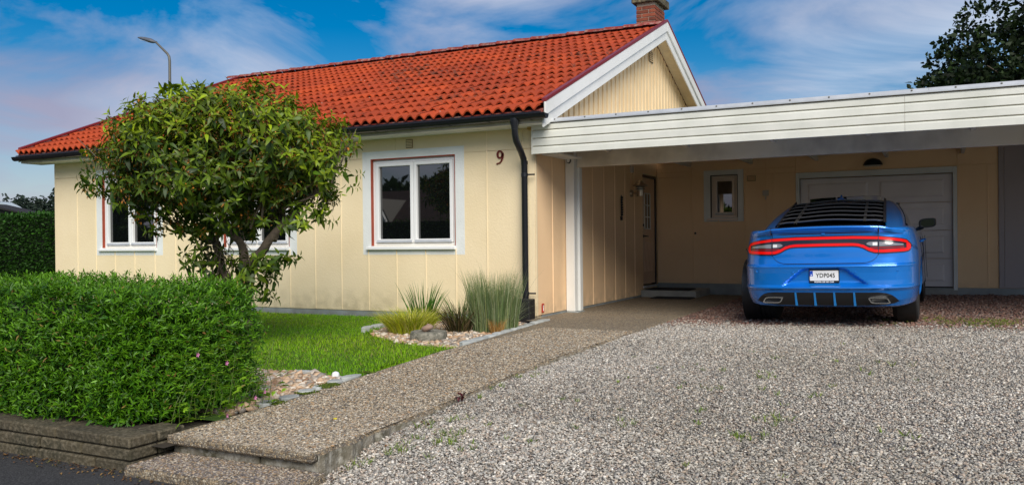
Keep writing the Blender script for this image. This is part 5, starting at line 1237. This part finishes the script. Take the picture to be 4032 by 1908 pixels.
M_stem = mat('green_stem', (0.10, 0.14, 0.03), None, .6)
M_pink = mat('pink_petal', (0.62, 0.20, 0.42), None, .6)
def herb():
    t = thing('weed_plant', 'pale green weed with small pink flowers growing out of the hedge foot', 'plant', (-4.1, 3.9, -.08))
    N = 170; y = rng.uniform(3.62, 4.6, N); z = -.05+rng.uniform(0, 1, N)**1.4*.50*(1-.3*sm(4.2, 4.6, y)); x = -4.15+rng.normal(0, .03, N)+.05*rng.uniform(0, 1, N)-.0*z
    p = np.stack([x, y, z], 1); d = np.stack([np.ones(N)*.9, rng.normal(-.4, .4, N), rng.uniform(.0, .9, N)], 1)
    T = leaf_template(.42, .1, .05); s_ = Soup()
    for a in (-75, -38, 0, 38, 75):
        fr = frames(d, np.tile([.4, -.2, 1.], (N, 1))); c_, q_ = math.cos(R(a)), math.sin(R(a))
        dd = fr[:, 1]*c_ + fr[:, 0]*q_; f2 = frames(dd, fr[:, 2])
        s_.add(put(T[0], p, f2, np.full(N, .042)*(1-.25*abs(a)/75)), T[1], np.array([.25, .44, .03])*np.exp(rng.normal(0, .15, (N, 1))))
    s_.build('foliage', M['leaf'], t, smooth=True, kind='stuff')
    b = MB()
    for k in range(14):
        y_ = 3.66+k*.065; b.tube([(-4.18, y_, -.06), (-4.14, y_+random.gauss(0, .03), .08), (-4.10, y_+random.gauss(0, .06), random.uniform(.15, .4))], [.003, .0022, .0015], 5)
    b.build('stem', M_stem, t)
    for (x, y, z) in ((-4.11, 3.80, .36), (-4.09, 4.02, .28), (-4.07, 4.25, .02), (-4.05, 3.98, -.045), (-4.09, 4.36, .04)):
        q = MB(); n = 5
        for k in range(n):
            a = 2*math.pi*k/n; q.add([(x+.004, y, z), (x+.012, y+.012*math.cos(a-.45), z+.012*math.sin(a-.45)), (x+.013, y+.016*math.cos(a), z+.016*math.sin(a)), (x+.012, y+.012*math.cos(a+.45), z+.012*math.sin(a+.45))], [(0, 1, 2), (0, 2, 3)])
        q.build('flower', M_pink, t)
herb()

M['hedge_in'] = mat('dark_twigs', (0.010, 0.016, 0.005), None, .9)
def back_hedge():
    t = thing('hedge', 'tall dark trimmed hedge beyond the left end of the house', 'hedge', (-20, 13.2, -.1))
    b = MB(); b.box(-34, -15.6, 13.15, 14.3, -.6, 1.70); b.build('inner_twigs', M['hedge_in'], t)
    N = 26000; x = rng.uniform(-26, -16.0, N); top = rng.uniform(0, 1, N) < .28
    y = np.where(top, rng.uniform(13.0, 14.2, N), 13.02+rng.uniform(-.06, .1, N)); z = np.where(top, 1.76+rng.normal(0, .035, N), rng.uniform(.1, 1.78, N))
    d = np.stack([rng.normal(0, .6, N), np.where(top, rng.normal(0, .6, N), -1.), np.where(top, 1., rng.normal(.3, .5, N))], 1)
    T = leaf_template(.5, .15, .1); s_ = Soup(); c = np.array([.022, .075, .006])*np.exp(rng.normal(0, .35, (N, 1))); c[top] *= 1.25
    s_.add(put(T[0], np.stack([x, y, z], 1), frames(d, roll=rng.normal(0, .6, N)), np.full(N, .075)), T[1], c); s_.build('foliage', M['leaf_rough'], t, kind='stuff')
back_hedge()

# ------------------------------------------------------------------ the small tree on the lawn
def small_tree():
    t = thing('small_tree', 'small round-crowned tree with twisted stems on the lawn before the house', 'tree', (-6.6, 6.8, -.05))
    tr = MB(); Y = 6.8
    def limb(pts, r0, r1):
        n = len(pts); path = []
        for i in range(n-1):
            for k in range(4):
                f = k/4; a, c = pts[i], pts[i+1]; path.append(tuple(a[q]+(c[q]-a[q])*f+random.gauss(0, .008) for q in range(3)))
        path.append(pts[-1]); tr.tube(path, [r0+(r1-r0)*i/(len(path)-1) for i in range(len(path))], 9)
    limb([(-6.62, Y, -.1), (-6.64, Y-.02, .35), (-6.55, Y-.03, .72)], .085, .070)
    limb([(-6.57, Y-.03, .66), (-6.40, Y-.05, .90), (-6.22, Y-.05, 1.10), (-6.0, Y+.2, 1.45), (-5.8, Y+.3, 1.7)], .070, .018)
    limb([(-6.60, Y, .55), (-6.64, Y, .90), (-6.65, Y-.05, 1.08), (-6.80, Y-.1, 1.20), (-7.0, Y-.1, 1.6), (-7.1, Y, 2.2)], .058, .016)
    limb([(-6.64, Y, .30), (-6.98, Y+.02, .74), (-7.05, Y+.02, 1.05), (-7.3, Y, 1.15), (-7.55, Y-.1, 1.25), (-7.95, Y-.1, 1.5), (-8.3, Y, 1.8)], .055, .015)
    limb([(-7.05, Y, 1.0), (-7.22, Y+.1, 1.3), (-7.4, Y+.3, 1.7), (-7.6, Y+.3, 2.2)], .036, .012)
    limb([(-6.22, Y, 1.08), (-6.3, Y+.3, 1.5), (-6.4, Y+.3, 2.1)], .036, .012)
    limb([(-6.8, Y-.1, 1.2), (-6.6, Y-.5, 1.6), (-6.5, Y-.6, 2.1)], .03, .010)
    limb([(-6.90, Y, .60), (-6.95, Y-.1, .95), (-6.85, Y-.15, 1.2)], .025, .010)
    for k in range(26):
        a = random.uniform(0, 6.28); r_ = random.uniform(.4, 1.15); x0 = -6.7+random.uniform(-.7, .7)
        limb([(x0, Y+random.uniform(-.3, .3), random.uniform(1.1, 1.6)), (x0+r_*.6*math.cos(a), Y+.5*r_*math.sin(a), random.uniform(1.5, 2.0)), (x0-.3+r_*1.05*math.cos(a), Y+.8*r_*math.sin(a), random.uniform(1.8, 2.5))], .014, .004)
    # bare twiggy shoots low down
    for k in range(14):
        x0 = random.uniform(-7.05, -6.5); limb([(x0, Y-.1, random.uniform(.4, .7)), (x0+random.uniform(-.12, .3), Y-.2, random.uniform(.75, 1.0)), (x0+random.uniform(-.2, .4), Y-.25, random.uniform(.9, 1.25))], .007, .002)
    tr.build('trunk', M['bark'], t, smooth=60)
    # foliage shoots
    pts, dirs = [], []
    C0 = np.array([-6.95, 6.8, 1.90]); NS = 2150
    tries = 0
    while len(pts) < NS:
        v = rng.normal(0, 1, 3); v /= np.linalg.norm(v); r_ = rng.uniform(.30, 1)**.45
        lump = 1+.09*math.sin(v[0]*7+v[2]*5+1)+.07*math.sin(v[1]*9-v[2]*6)
        rad = np.array([1.40, 1.10, .80 if v[2] > 0 else .80])
        if v[2] < 0: rad = rad*np.array([1, 1, 1])
        p = C0 + v*rad*r_*lump
        if p[2] < 1.85:
            f = (1.85-p[2])/.75; lim = 1.55-1.0*min(1, f)**.9
            cx = -6.98+.22*f
            if abs(p[0]-cx) > lim: continue
        if p[2] < 1.12: continue
        if p[2] < 1.55 and rng.uniform() < .52: continue
        pts.append(p); dirs.append(v*np.array([1, 1, .8])+np.array([0, 0, .45])+rng.normal(0, .3, 3))
    def bunch(c, r_, n):
        for _ in range(n):
            v = rng.normal(0, 1, 3); v /= np.linalg.norm(v); pts.append(np.array(c)+v*np.array(r_)*rng.uniform(.3, 1)**.5); dirs.append(v*np.array([1, 1, .5])+np.array([0, 0, .3]))
    bunch((-6.42, 6.65, .62), (.30, .25, .26), 46); bunch((-6.13, 6.7, .86), (.20, .2, .09), 16); bunch((-7.05, 6.65, .84), (.20, .2, .2), 30); bunch((-7.0, 6.5, 1.22), (.22, .15, .16), 16)
    bunch((-5.35, 6.7, 1.72), (.2, .3, .2), 16); bunch((-8.3, 6.7, 1.82), (.22, .3, .14), 16); bunch((-7.35, 6.6, 2.74), (.25, .3, .08), 14); bunch((-5.75, 6.7, 1.28), (.3, .3, .14), 16)
    p, d = np.array(pts), np.array(dirs)
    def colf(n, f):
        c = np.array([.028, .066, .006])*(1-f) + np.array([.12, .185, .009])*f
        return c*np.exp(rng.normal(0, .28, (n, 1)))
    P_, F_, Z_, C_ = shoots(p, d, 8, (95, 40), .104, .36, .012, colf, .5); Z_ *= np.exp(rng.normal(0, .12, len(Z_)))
    high_or_right = (P_[:, 2] > 2.05) | (P_[:, 0] > -5.7); C_[high_or_right] = C_[high_or_right]*np.array([1.9, 1.65, .9])
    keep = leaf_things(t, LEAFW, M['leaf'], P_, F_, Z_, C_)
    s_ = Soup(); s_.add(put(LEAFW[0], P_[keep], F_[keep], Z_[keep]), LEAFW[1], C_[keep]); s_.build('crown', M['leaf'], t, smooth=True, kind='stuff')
    # withered blossom clusters
    N = 1900; k = rng.integers(0, NS, N); c = p[k] + d[k]/np.linalg.norm(d[k], axis=1, keepdims=True)*.02
    M_ = 9; q = np.repeat(c, M_, 0)+rng.normal(0, .028, (N*M_, 3)); T = leaf_template(.55, .2, .2)
    col = np.repeat(pick([(.40, .17, .03), (.46, .22, .05), (.24, .12, .04), (.34, .22, .06), (.55, .20, .02)], N, .2), M_, 0)
    s_ = Soup(); s_.add(put(T[0], q, frames(rng.normal(0, 1, (N*M_, 3))), rng.uniform(.022, .042, N*M_)), T[1], col); s_.build('withered_blossom', M['flower'], t, kind='stuff')
small_tree()

# ------------------------------------------------------------------ plants of the bed
def blades(n, base, r_, height, width, lean, curl, cols, up=1.0, seg=5):
    """arching grass blades as thin strips; returns (verts, faces, colours) for a Soup"""
    a = rng.uniform(0, 6.28, n); rr = r_*np.sqrt(rng.uniform(0, 1, n)); h = height*rng.uniform(.55, 1.08, n)
    ln = lean*rng.uniform(.2, 1, n)*(0.35+.65*rr/r_); cu = curl*rng.uniform(.4, 1.2, n); az = a+rng.normal(0, .5, n)
    o = np.stack([base[0]+rr*.55*np.cos(a), base[1]+rr*.55*np.sin(a), np.full(n, base[2])], 1)
    dr = np.stack([np.cos(az), np.sin(az), np.zeros(n)], 1); sd = np.stack([-np.sin(az), np.cos(az), np.zeros(n)], 1)
    tw = rng.uniform(0, 3.14, n); sd = sd*np.cos(tw)[:, None]+dr*np.sin(tw)[:, None]
    V = []
    for k in range(seg+1):
        f = k/seg; w = width*(1-f**1.6)*(.55+.45*min(1, f*4))+.0004
        c = o + dr*(h*(ln*f+cu*f**2.4))[:, None] + np.array([0, 0, 1.])*(h*(f*up-.55*cu*f**3))[:, None]
        V += [c-sd*w/2, c+sd*w/2]
    V = np.stack(V, 1); F = []
    for k in range(seg): F += [(2*k, 2*k+1, 2*k+3), (2*k, 2*k+3, 2*k+2)]
    return V, np.array(F), pick(cols, n, .18)
def bed_plants():
    def clump(name, label, base, args, cat='ornamental grass', extra=()):
        t = thing(name, label, cat, base); s_ = Soup()
        for a in (args,)+tuple(extra):
            V, F, c = blades(a[0], a[1] if a[1] else base, *a[2:]); s_.add(V, F, c)
        s_.build('blade', M['grassblade'], t, kind='stuff')
    clump('tall_grass', 'tall upright grey-green ornamental grass clump beside the downpipe', (-4.66, 8.80, -.03), (1300, None, .50, .74, .0075, .13, .12, [(.17, .25, .09), (.23, .30, .14), (.12, .20, .06), (.34, .38, .22), (.28, .31, .12)]), extra=((260, None, .40, .46, .006, .8, .5, [(.24, .30, .15), (.32, .36, .22)]), (120, None, .50, .92, .0045, .22, .22, [(.30, .34, .18), (.22, .27, .10)])))
    clump('yellow_grass', 'low rounded yellow-green grass clump at the lawn edge of the pebble bed', (-5.50, 8.28, -.03), (1700, None, .44, .36, .0085, .55, .60, [(.50, .52, .03), (.42, .48, .02), (.58, .55, .06), (.30, .40, .02), (.60, .56, .16)]))
    clump('sedge', 'dark bronze sedge clump between the yellow and the tall grass', (-5.02, 8.62, -.03), (330, None, .30, .42, .011, .70, .45, [(.055, .05, .02), (.09, .065, .025), (.035, .045, .015), (.14, .10, .04)]), extra=((40, None, .30, .40, .010, .9, .5, [(.42, .30, .20), (.50, .40, .30)]), (30, None, .2, .48, .011, .4, .2, [(.12, .16, .04)])))
    clump('iris', 'bright green sword-leaved plant behind the yellow grass', (-5.88, 9.15, -.04), (80, None, .22, .62, .020, .42, .16, [(.07, .19, .02), (.10, .24, .03), (.05, .14, .015)]), cat='plant', extra=((28, (-5.40, 9.25, -.04), .14, .50, .018, .5, .25, [(.08, .20, .03), (.06, .15, .02)]),))
    clump('dry_grass', 'small tuft of dry orange straw at the foot of the tall grass', (-4.50, 8.55, -.02), (190, None, .13, .20, .006, .5, .2, [(.46, .26, .07), (.38, .20, .05), (.5, .34, .14)]))
    # round stone with a rock on it
    t = thing('round_stone', 'thick round weathered stone slab lying in the pebbles', 'stone', (-4.93, 7.78, -.03))
    b = MB(); n = 28
    b.lathe([(.185, 0), (.205, .03), (.202, .085), (.188, .105), (.14, .100), (.05, .098)], (-4.93, 7.78, -.03), n=n); b.v = [(x+.008*math.sin(x*40)+random.gauss(0, .002), y+.008*math.sin(y*47), z+random.gauss(0, .002)) for x, y, z in b.v]; b.build('disc', M['millstone'], t, smooth=40)
    b = MB(); q = random.Random(3); rows = []
    for k in range(7):
        a = -math.pi/2+math.pi*k/6; rows.append([(-4.94+.068*math.cos(a)*math.cos(2*math.pi*i/12)*1.1, 7.77+.05*math.cos(a)*math.sin(2*math.pi*i/12), .108+.038*math.sin(a)+.012*math.cos(2*math.pi*i/12)) for i in range(12)])
    b.grid(rows, close=True); o = b.build('rock', M['rock'], smooth=60); tag(o, 'small pinkish rock resting on the round stone slab', 'rock')
bed_plants()

def weeds():
    s_ = Soup()
    spots = [(-1.13, 6.48, 16, .05), (-1.4, 5.9, 14, .05), (-1.0, 4.78, 14, .05), (-0.97, 4.81, 14, .05), (-1.72, 4.86, 10, .05), (-2.76, 4.04, 18, .05), (-2.74, 4.2, 16, .05), (-2.6, 4.2, 20, .05), (-2.4, 4.15, 10, .04), (-2.85, 3.8, 16, .05), (-2.6, 4.35, 20, .05), (-.2, 5.1, 14, .05), (-.85, 5.2, 12, .05), (-.8, 5.3, 12, .05), (-2.85, 6.0, 14, .04), (-2.9, 5.55, 14, .05), (.9, 6.6, 22, .05), (1.1, 7.6, 24, .05), (-1.55, 6.6, 6, .05), (-1.2, 7.4, 7, .05), (-.5, 6.9, 8, .06), (-.35, 7.35, 9, .06), (-1.0, 6.0, 6, .05), (-1.35, 5.3, 7, .045), (-.9, 5.6, 5, .04), (-2.72, 4.62, 12, .05), (-2.88, 4.5, 12, .05), (-2.6, 4.25, 10, .05), (-2.75, 4.0, 9, .05), (-2.2, 4.3, 6, .04), (-2.9, 5.3, 8, .05), (-2.93, 6.2, 8, .05), (-1.9, 4.75, 5, .04), (-.75, 5.95, 6, .05), (-1.7, 5.9, 4, .04)]
    for _ in range(30):
        y = random.uniform(4.2, 8.5); spots.append((random.uniform(-2.9, -.3+.1*y), y, random.randint(2, 5), .03))
    for (x, y, n, h) in spots:
        for k in range(max(1, n//3)):
            V, F, c = blades(7, (x+random.gauss(0, .06), y+random.gauss(0, .06), float(gz(x, y))+.004), .03, h, .005, .9, .35, [(.16, .26, .02), (.22, .30, .04), (.11, .20, .015)], seg=3); s_.add(V, F, c)
    o = s_.build('weeds', M['grassblade'], kind='stuff'); tag(o, 'thin weeds sprouting here and there through the gravel', 'weeds')
    s_ = Soup()
    for _ in range(150):
        x, y = random.gauss(.55, .42), random.gauss(10.75, .30); V, F, c = blades(9, (x, y, float(gz(x, y))+.004), .05, random.uniform(.03, .06), .005, 1.0, .3, [(.15, .22, .02), (.20, .27, .03), (.10, .17, .015), (.26, .28, .06)], seg=3); s_.add(V, F, c)
    o = s_.build('grass_patch', M['grassblade'], kind='stuff'); tag(o, 'patch of low grass in the gravel to the right of the car', 'grass')
    lt = Soup(); T = leaf_template(.6, .3, .3); N = 420
    x = np.concatenate([rng.uniform(-5.4, -4.12, N//2), rng.uniform(-4.1, -2.95, N//4), XW+.03+np.abs(rng.normal(0, .10, N-N//2-N//4))]); y = np.concatenate([3.285-np.abs(rng.normal(0, .07, N//2)), 3.225-np.abs(rng.normal(0, .05, N//4)), rng.uniform(3.45, 5.2, N-N//2-N//4)])
    z = np.where(y < 3.4, -.238, gz(x, y)+.010)
    lt.add(put(T[0], np.stack([x, y, z], 1), frames(np.stack([rng.normal(0, 1, N), rng.normal(0, 1, N), rng.uniform(-.1, .4, N)], 1)), rng.uniform(.010, .026, N)), T[1], pick([(.20, .09, .03), (.13, .065, .03), (.26, .15, .05), (.09, .05, .025), (.16, .14, .04)], N, .2))
    o = lt.build('leaf_litter', M['flower'], kind='stuff'); tag(o, 'brown leaf litter at the foot of the stone wall and path edge', 'litter')
    # a few fallen bits
    def bit(x, y, z, sz, m, label, n=5):
        b = MB(); ring = [(x+sz*math.cos(2*math.pi*k/n)*random.uniform(.6, 1.2), y+.6*sz*math.sin(2*math.pi*k/n)) for k in range(n)]; b.prism(ring, 'z', z, z+.006); tag(b.build('fallen_leaf', m), label, 'leaf')
    bit(-3.42, 4.28, float(wz(4.28))+.004, .016, mat('yellow_leaf', (.75, .62, .02), None, .5), 'tiny bright yellow leaf lying on the front path')
    t = thing('seedling', 'dark red seedling at the path edge by the gravel', 'plant', (-2.96, 5.10, -.06)); s_ = Soup(); N = 18
    T = leaf_template(.6, .2, .1); s_.add(put(T[0], np.array([-2.965, 5.10, -.03])+rng.normal(0, .014, (N, 3)), frames(rng.normal(0, 1, (N, 3))+[0, -.5, .6]), np.full(N, .035)), T[1], pick([(.12, .012, .02), (.08, .01, .012)], N)); s_.build('leaves', M['leaf'], t, kind='stuff')
weeds()

# ------------------------------------------------------------------ things further off
def blob_tree(name, label, centre, rad, n, leaf, cols, trunk, group=None, blobs=40, seed=1, lumps=.42):
    q = np.random.default_rng(seed); t = thing(name, label, 'tree', (trunk[0], trunk[1], -.6), group)
    bc = []
    while len(bc) < blobs:
        v = q.normal(0, 1, 3); v /= np.linalg.norm(v); bc.append(np.array(centre)+v*np.array(rad)*q.uniform(.25, 1)**.5*.86)
    bc = np.array(bc); k = q.integers(0, blobs, n); br = np.array(rad)*lumps*q.uniform(.55, 1.0, (blobs, 1))
    v = q.normal(0, 1, (n, 3)); v /= np.linalg.norm(v, axis=1, keepdims=True); p = bc[k]+v*br[k]*q.uniform(.2, 1, (n, 1))**.5
    T = leaf_template(.75, .2, .15); s_ = Soup(); c = np.array(cols)[q.integers(0, len(cols), n)]*np.exp(q.normal(0, .25, (n, 1)))
    s_.add(put(T[0], p, frames(v+q.normal(0, .6, (n, 3))+[0, 0, -.2], roll=q.uniform(0, 6.28, n)), leaf*np.exp(q.normal(0, .25, n))), T[1], c); s_.build('crown', M['leaf_rough'], t, kind='stuff')
    b = MB(); b.tube([(trunk[0], trunk[1], -.6), (trunk[0]+.1, trunk[1], centre[2]*.5), (centre[0], centre[1], centre[2])], [trunk[2], trunk[2]*.8, trunk[2]*.35], 10)
    for i in range(0, blobs, 2): 
        m_ = (np.array([trunk[0], trunk[1], centre[2]*.55])+bc[i])/2+[0, 0, .3]; b.tube([(trunk[0]+.05, trunk[1], centre[2]*.5), tuple(m_), tuple(bc[i])], [trunk[2]*.4, trunk[2]*.22, trunk[2]*.06], 6)
    b.build('trunk', M['bark'], t, smooth=60); return t
blob_tree('leafy_tree', 'big dark leafy tree rising behind the carport roof at the right', (6.4, 42, 7.4), (8.4, 5.5, 5.6), 46000, .21, [(.011, .024, .005), (.016, .034, .006), (.008, .017, .004)], (6.5, 42, .45), blobs=150, seed=4, lumps=.17)

M['lamp_grey'] = mat('grey_lamp_housing', (.10, .11, .13), None, .5)
def street_lamp():
    t = thing('street_lamp', 'grey street lamp with bent arm rising behind the house roof', 'street lamp', (-34.1, 30, -.6))
    b = MB(); b.tube([(-34.10, 30, -.6), (-34.08, 30, 5.5), (-34.06, 30, 10.15), (-34.10, 30, 10.38), (-34.22, 30, 10.54), (-34.9, 30, 11.10), (-35.05, 30, 11.22)], [.085, .075, .065, .065, .06, .05, .05], 12); b.build('pole', M['steel'], t, smooth=50)
    h = MB(); rows = []
    A = Vector((-34.98, 30, 11.18)); Bv = Vector((-36.30, 30, 11.58)); d = (Bv-A).normalized(); up = Vector((-d[2], 0, d[0])); up = up if up[2] > 0 else -up
    for f, w, hh, dn in ((0, .06, .06, .05), (.16, .085, .08, .06), (.2, .15, .10, .09), (.34, .17, .13, .09), (.6, .18, .12, .07), (.85, .14, .08, .05), (1, .04, .03, .02)):
        c = A+(Bv-A)*f; rows.append([tuple(c+Vector((0, 1, 0))*w*math.cos(a)+up*(hh if math.sin(a) > 0 else dn)*math.sin(a)) for a in np.linspace(0, 2*math.pi, 14, endpoint=False)])
    h.grid(rows, close=True); h.add(rows[0], [tuple(range(14))]); h.add(rows[-1], [tuple(range(14))]); hd = h.build('lamp_head', M['lamp_grey'], t, smooth=50)
    h = MB(); c = A+(Bv-A)*.6; h.prism([(-36.1, 11.43), (-35.45, 11.235), (-35.45, 11.22), (-36.1, 11.415)], 'y', 29.9, 30.1); h.build('lamp_glass', M['frosted'], hd)
street_lamp()

def far_left():
    t = thing('shed', 'dark low shed roof just above the far left hedge', 'shed', (-52, 33, -.6))
    b = MB(); b.box(-61, -49.9, 32.4, 33.2, -.6, 2.9); b.build('wall', M['darkwood'], t)
    b = MB(); b.prism([(-48.6, 2.90), (-48.6, 2.97), (-52.6, 3.64), (-56.6, 3.05), (-56.6, 2.96), (-52.6, 3.50)], 'y', 32, 33.4); b.build('roof', M['darkwood'], t)
    b = MB(); b.prism([(-49.2, 2.95), (-52.6, 3.5), (-56, 2.95)], 'y', 32.3, 32.4); b.build('gable', M['darkwood'], t)
    g = thing('shelter', 'pale curved roof sheet behind the dark shed', 'shelter', (-65.5, 42, -.6))
    b = MB(); rows = []
    for y in (42, 43): rows.append([(-68.0+3.1*f, y, 4.62-.85*f*f-.12*f) for f in np.linspace(-1, 1, 13)])
    b.grid(rows); b.grid([[(p[0], p[1], p[2]-.06-.40*(1-((p[0]+68.0)/3.1)**2)) for p in r_] for r_ in rows]); b.grid([rows[0], [(p[0], p[1], p[2]-.06-.40*(1-((p[0]+68.0)/3.1)**2)) for p in rows[0]]]); b.build('roof', M['paleroof'], g, smooth=60)
    b = MB(); b.box(-70.6, -65.6, 42.2, 42.9, -.6, 3.5); b.build('wall', M['darkwood'], g)
    s_ = Soup(); T = leaf_template(.7, .2, .2)
    for i in range(150):
        x = random.uniform(-345, -190); y = 150+random.uniform(-6, 25)+(0 if i % 2 else 10); h = random.uniform(14.2, 16.6); n = 150
        if random.random() < .18: h += 2.0
        f = rng.uniform(0, 1, n)**.8; rad = (1-f)*h*.19+.25; a = rng.uniform(0, 6.28, n); r_ = rad*rng.uniform(.4, 1.05, n)
        p = np.stack([x+r_*np.cos(a), y+r_*np.sin(a), -.6+h*(.12+.88*f)], 1); d = np.stack([np.cos(a), np.sin(a), rng.normal(-.35, .3, n)], 1)
        s_.add(put(T[0], p, frames(d, roll=rng.normal(0, .8, n)), rng.uniform(1.1, 2.2, n)*(1.1-.6*f)), T[1], np.array([.020, .036, .022])*np.exp(rng.normal(0, .25, (n, 1)))*random.uniform(.8, 1.25))
    o = s_.build('forest', M['leaf_rough'], kind='stuff'); tag(o, 'dark conifer forest far beyond the left hedge', 'forest')
far_left()

# ------------------------------------------------------------------ across the street (seen in the window glass)
def across():
    t = thing('neighbour_house', 'brown roofed house across the street mirrored in the window', 'house', (-27, -22, -.5))
    b = MB(); b.box(-33, -17, -29, -21, -.6, 2.2); b.build('wall', M['nwall'], t)
    b = MB(); b.prism([(-20.4, 2.0), (-25, 4.3), (-29.6, 2.0)], 'x', -33.5, -16.5); b.build('roof', M['nroof'], t)
    b = MB(); b.prism([(-31.2, .6), (-29.4, 3.6), (-27.6, .6)], 'y', -20.6, -24); b.build('porch', M['nwall'], t)
    for s_ in (-1, 1):
        q = MB(); q.hexa([(-29.4+s_*1.75, -20.3, .7), (-29.4+s_*1.6, -20.3, .7), (-29.4+s_*1.6, -20.1, .7), (-29.4+s_*1.75, -20.1, .7), (-29.4+s_*.07, -20.3, 3.7), (-29.4-s_*.07, -20.3, 3.7), (-29.4-s_*.07, -20.1-.01*s_, 3.7), (-29.4+s_*.07, -20.1-.01*s_, 3.7)]); q.build('barge_board', M['white'], t)
    h = thing('hedge', 'green hedge across the street mirrored in the window', 'hedge', (-30, -14, -.5)); b = MB(); b.box(-80, -10, -14.6, -13.6, -.6, 2.0); b.build('inner_twigs', M['hedge_in'], h)
    N = 22000; x = rng.uniform(-80, -10, N); z = rng.uniform(-.3, 2.12, N); T = leaf_template(.6, .2, .1); s_ = Soup()
    s_.add(put(T[0], np.stack([x, np.full(N, -13.55)+rng.normal(0, .06, N), z], 1), frames(rng.normal(0, .5, (N, 3))+[0, 1, .3]), np.full(N, .16)), T[1], np.array([.06, .13, .012])*np.exp(rng.normal(0, .3, (N, 1)))); s_.build('foliage', M['leaf_rough'], h, kind='stuff')
    for i, (x, y, r_, hh) in enumerate(((-29, -40, 6, 4.9), (-41, -44, 6, 7.0), (-50, -40, 6, 7.4), (-66, -44, 8, 11), (-82, -42, 8, 10), (-98, -48, 9, 11), (-21, -46, 5, 4.5), (-12, -60, 6, 6))):
        lab = ('leafy tree mirrored behind the brown roof, beside its porch', 'leafy tree mirrored just left of the brown roofed house', 'tall leafy tree mirrored left of the brown roofed house', 'broad tall tree mirrored in the middle window of the house', 'broad tree mirrored between the two far windows of the house', 'tallest broad tree mirrored in the leftmost window of the house', 'low tree mirrored at the right end of the brown roof', 'small distant tree mirrored in the small garage window')[i]
        blob_tree('street_tree', lab, (x, y, hh*.55), (r_, 4, hh*.5), 2600, .8, [(.030, .065, .012), (.022, .05, .010)], (x, y, .3), 'trees across the street', blobs=34, seed=20+i, lumps=.4)
across()
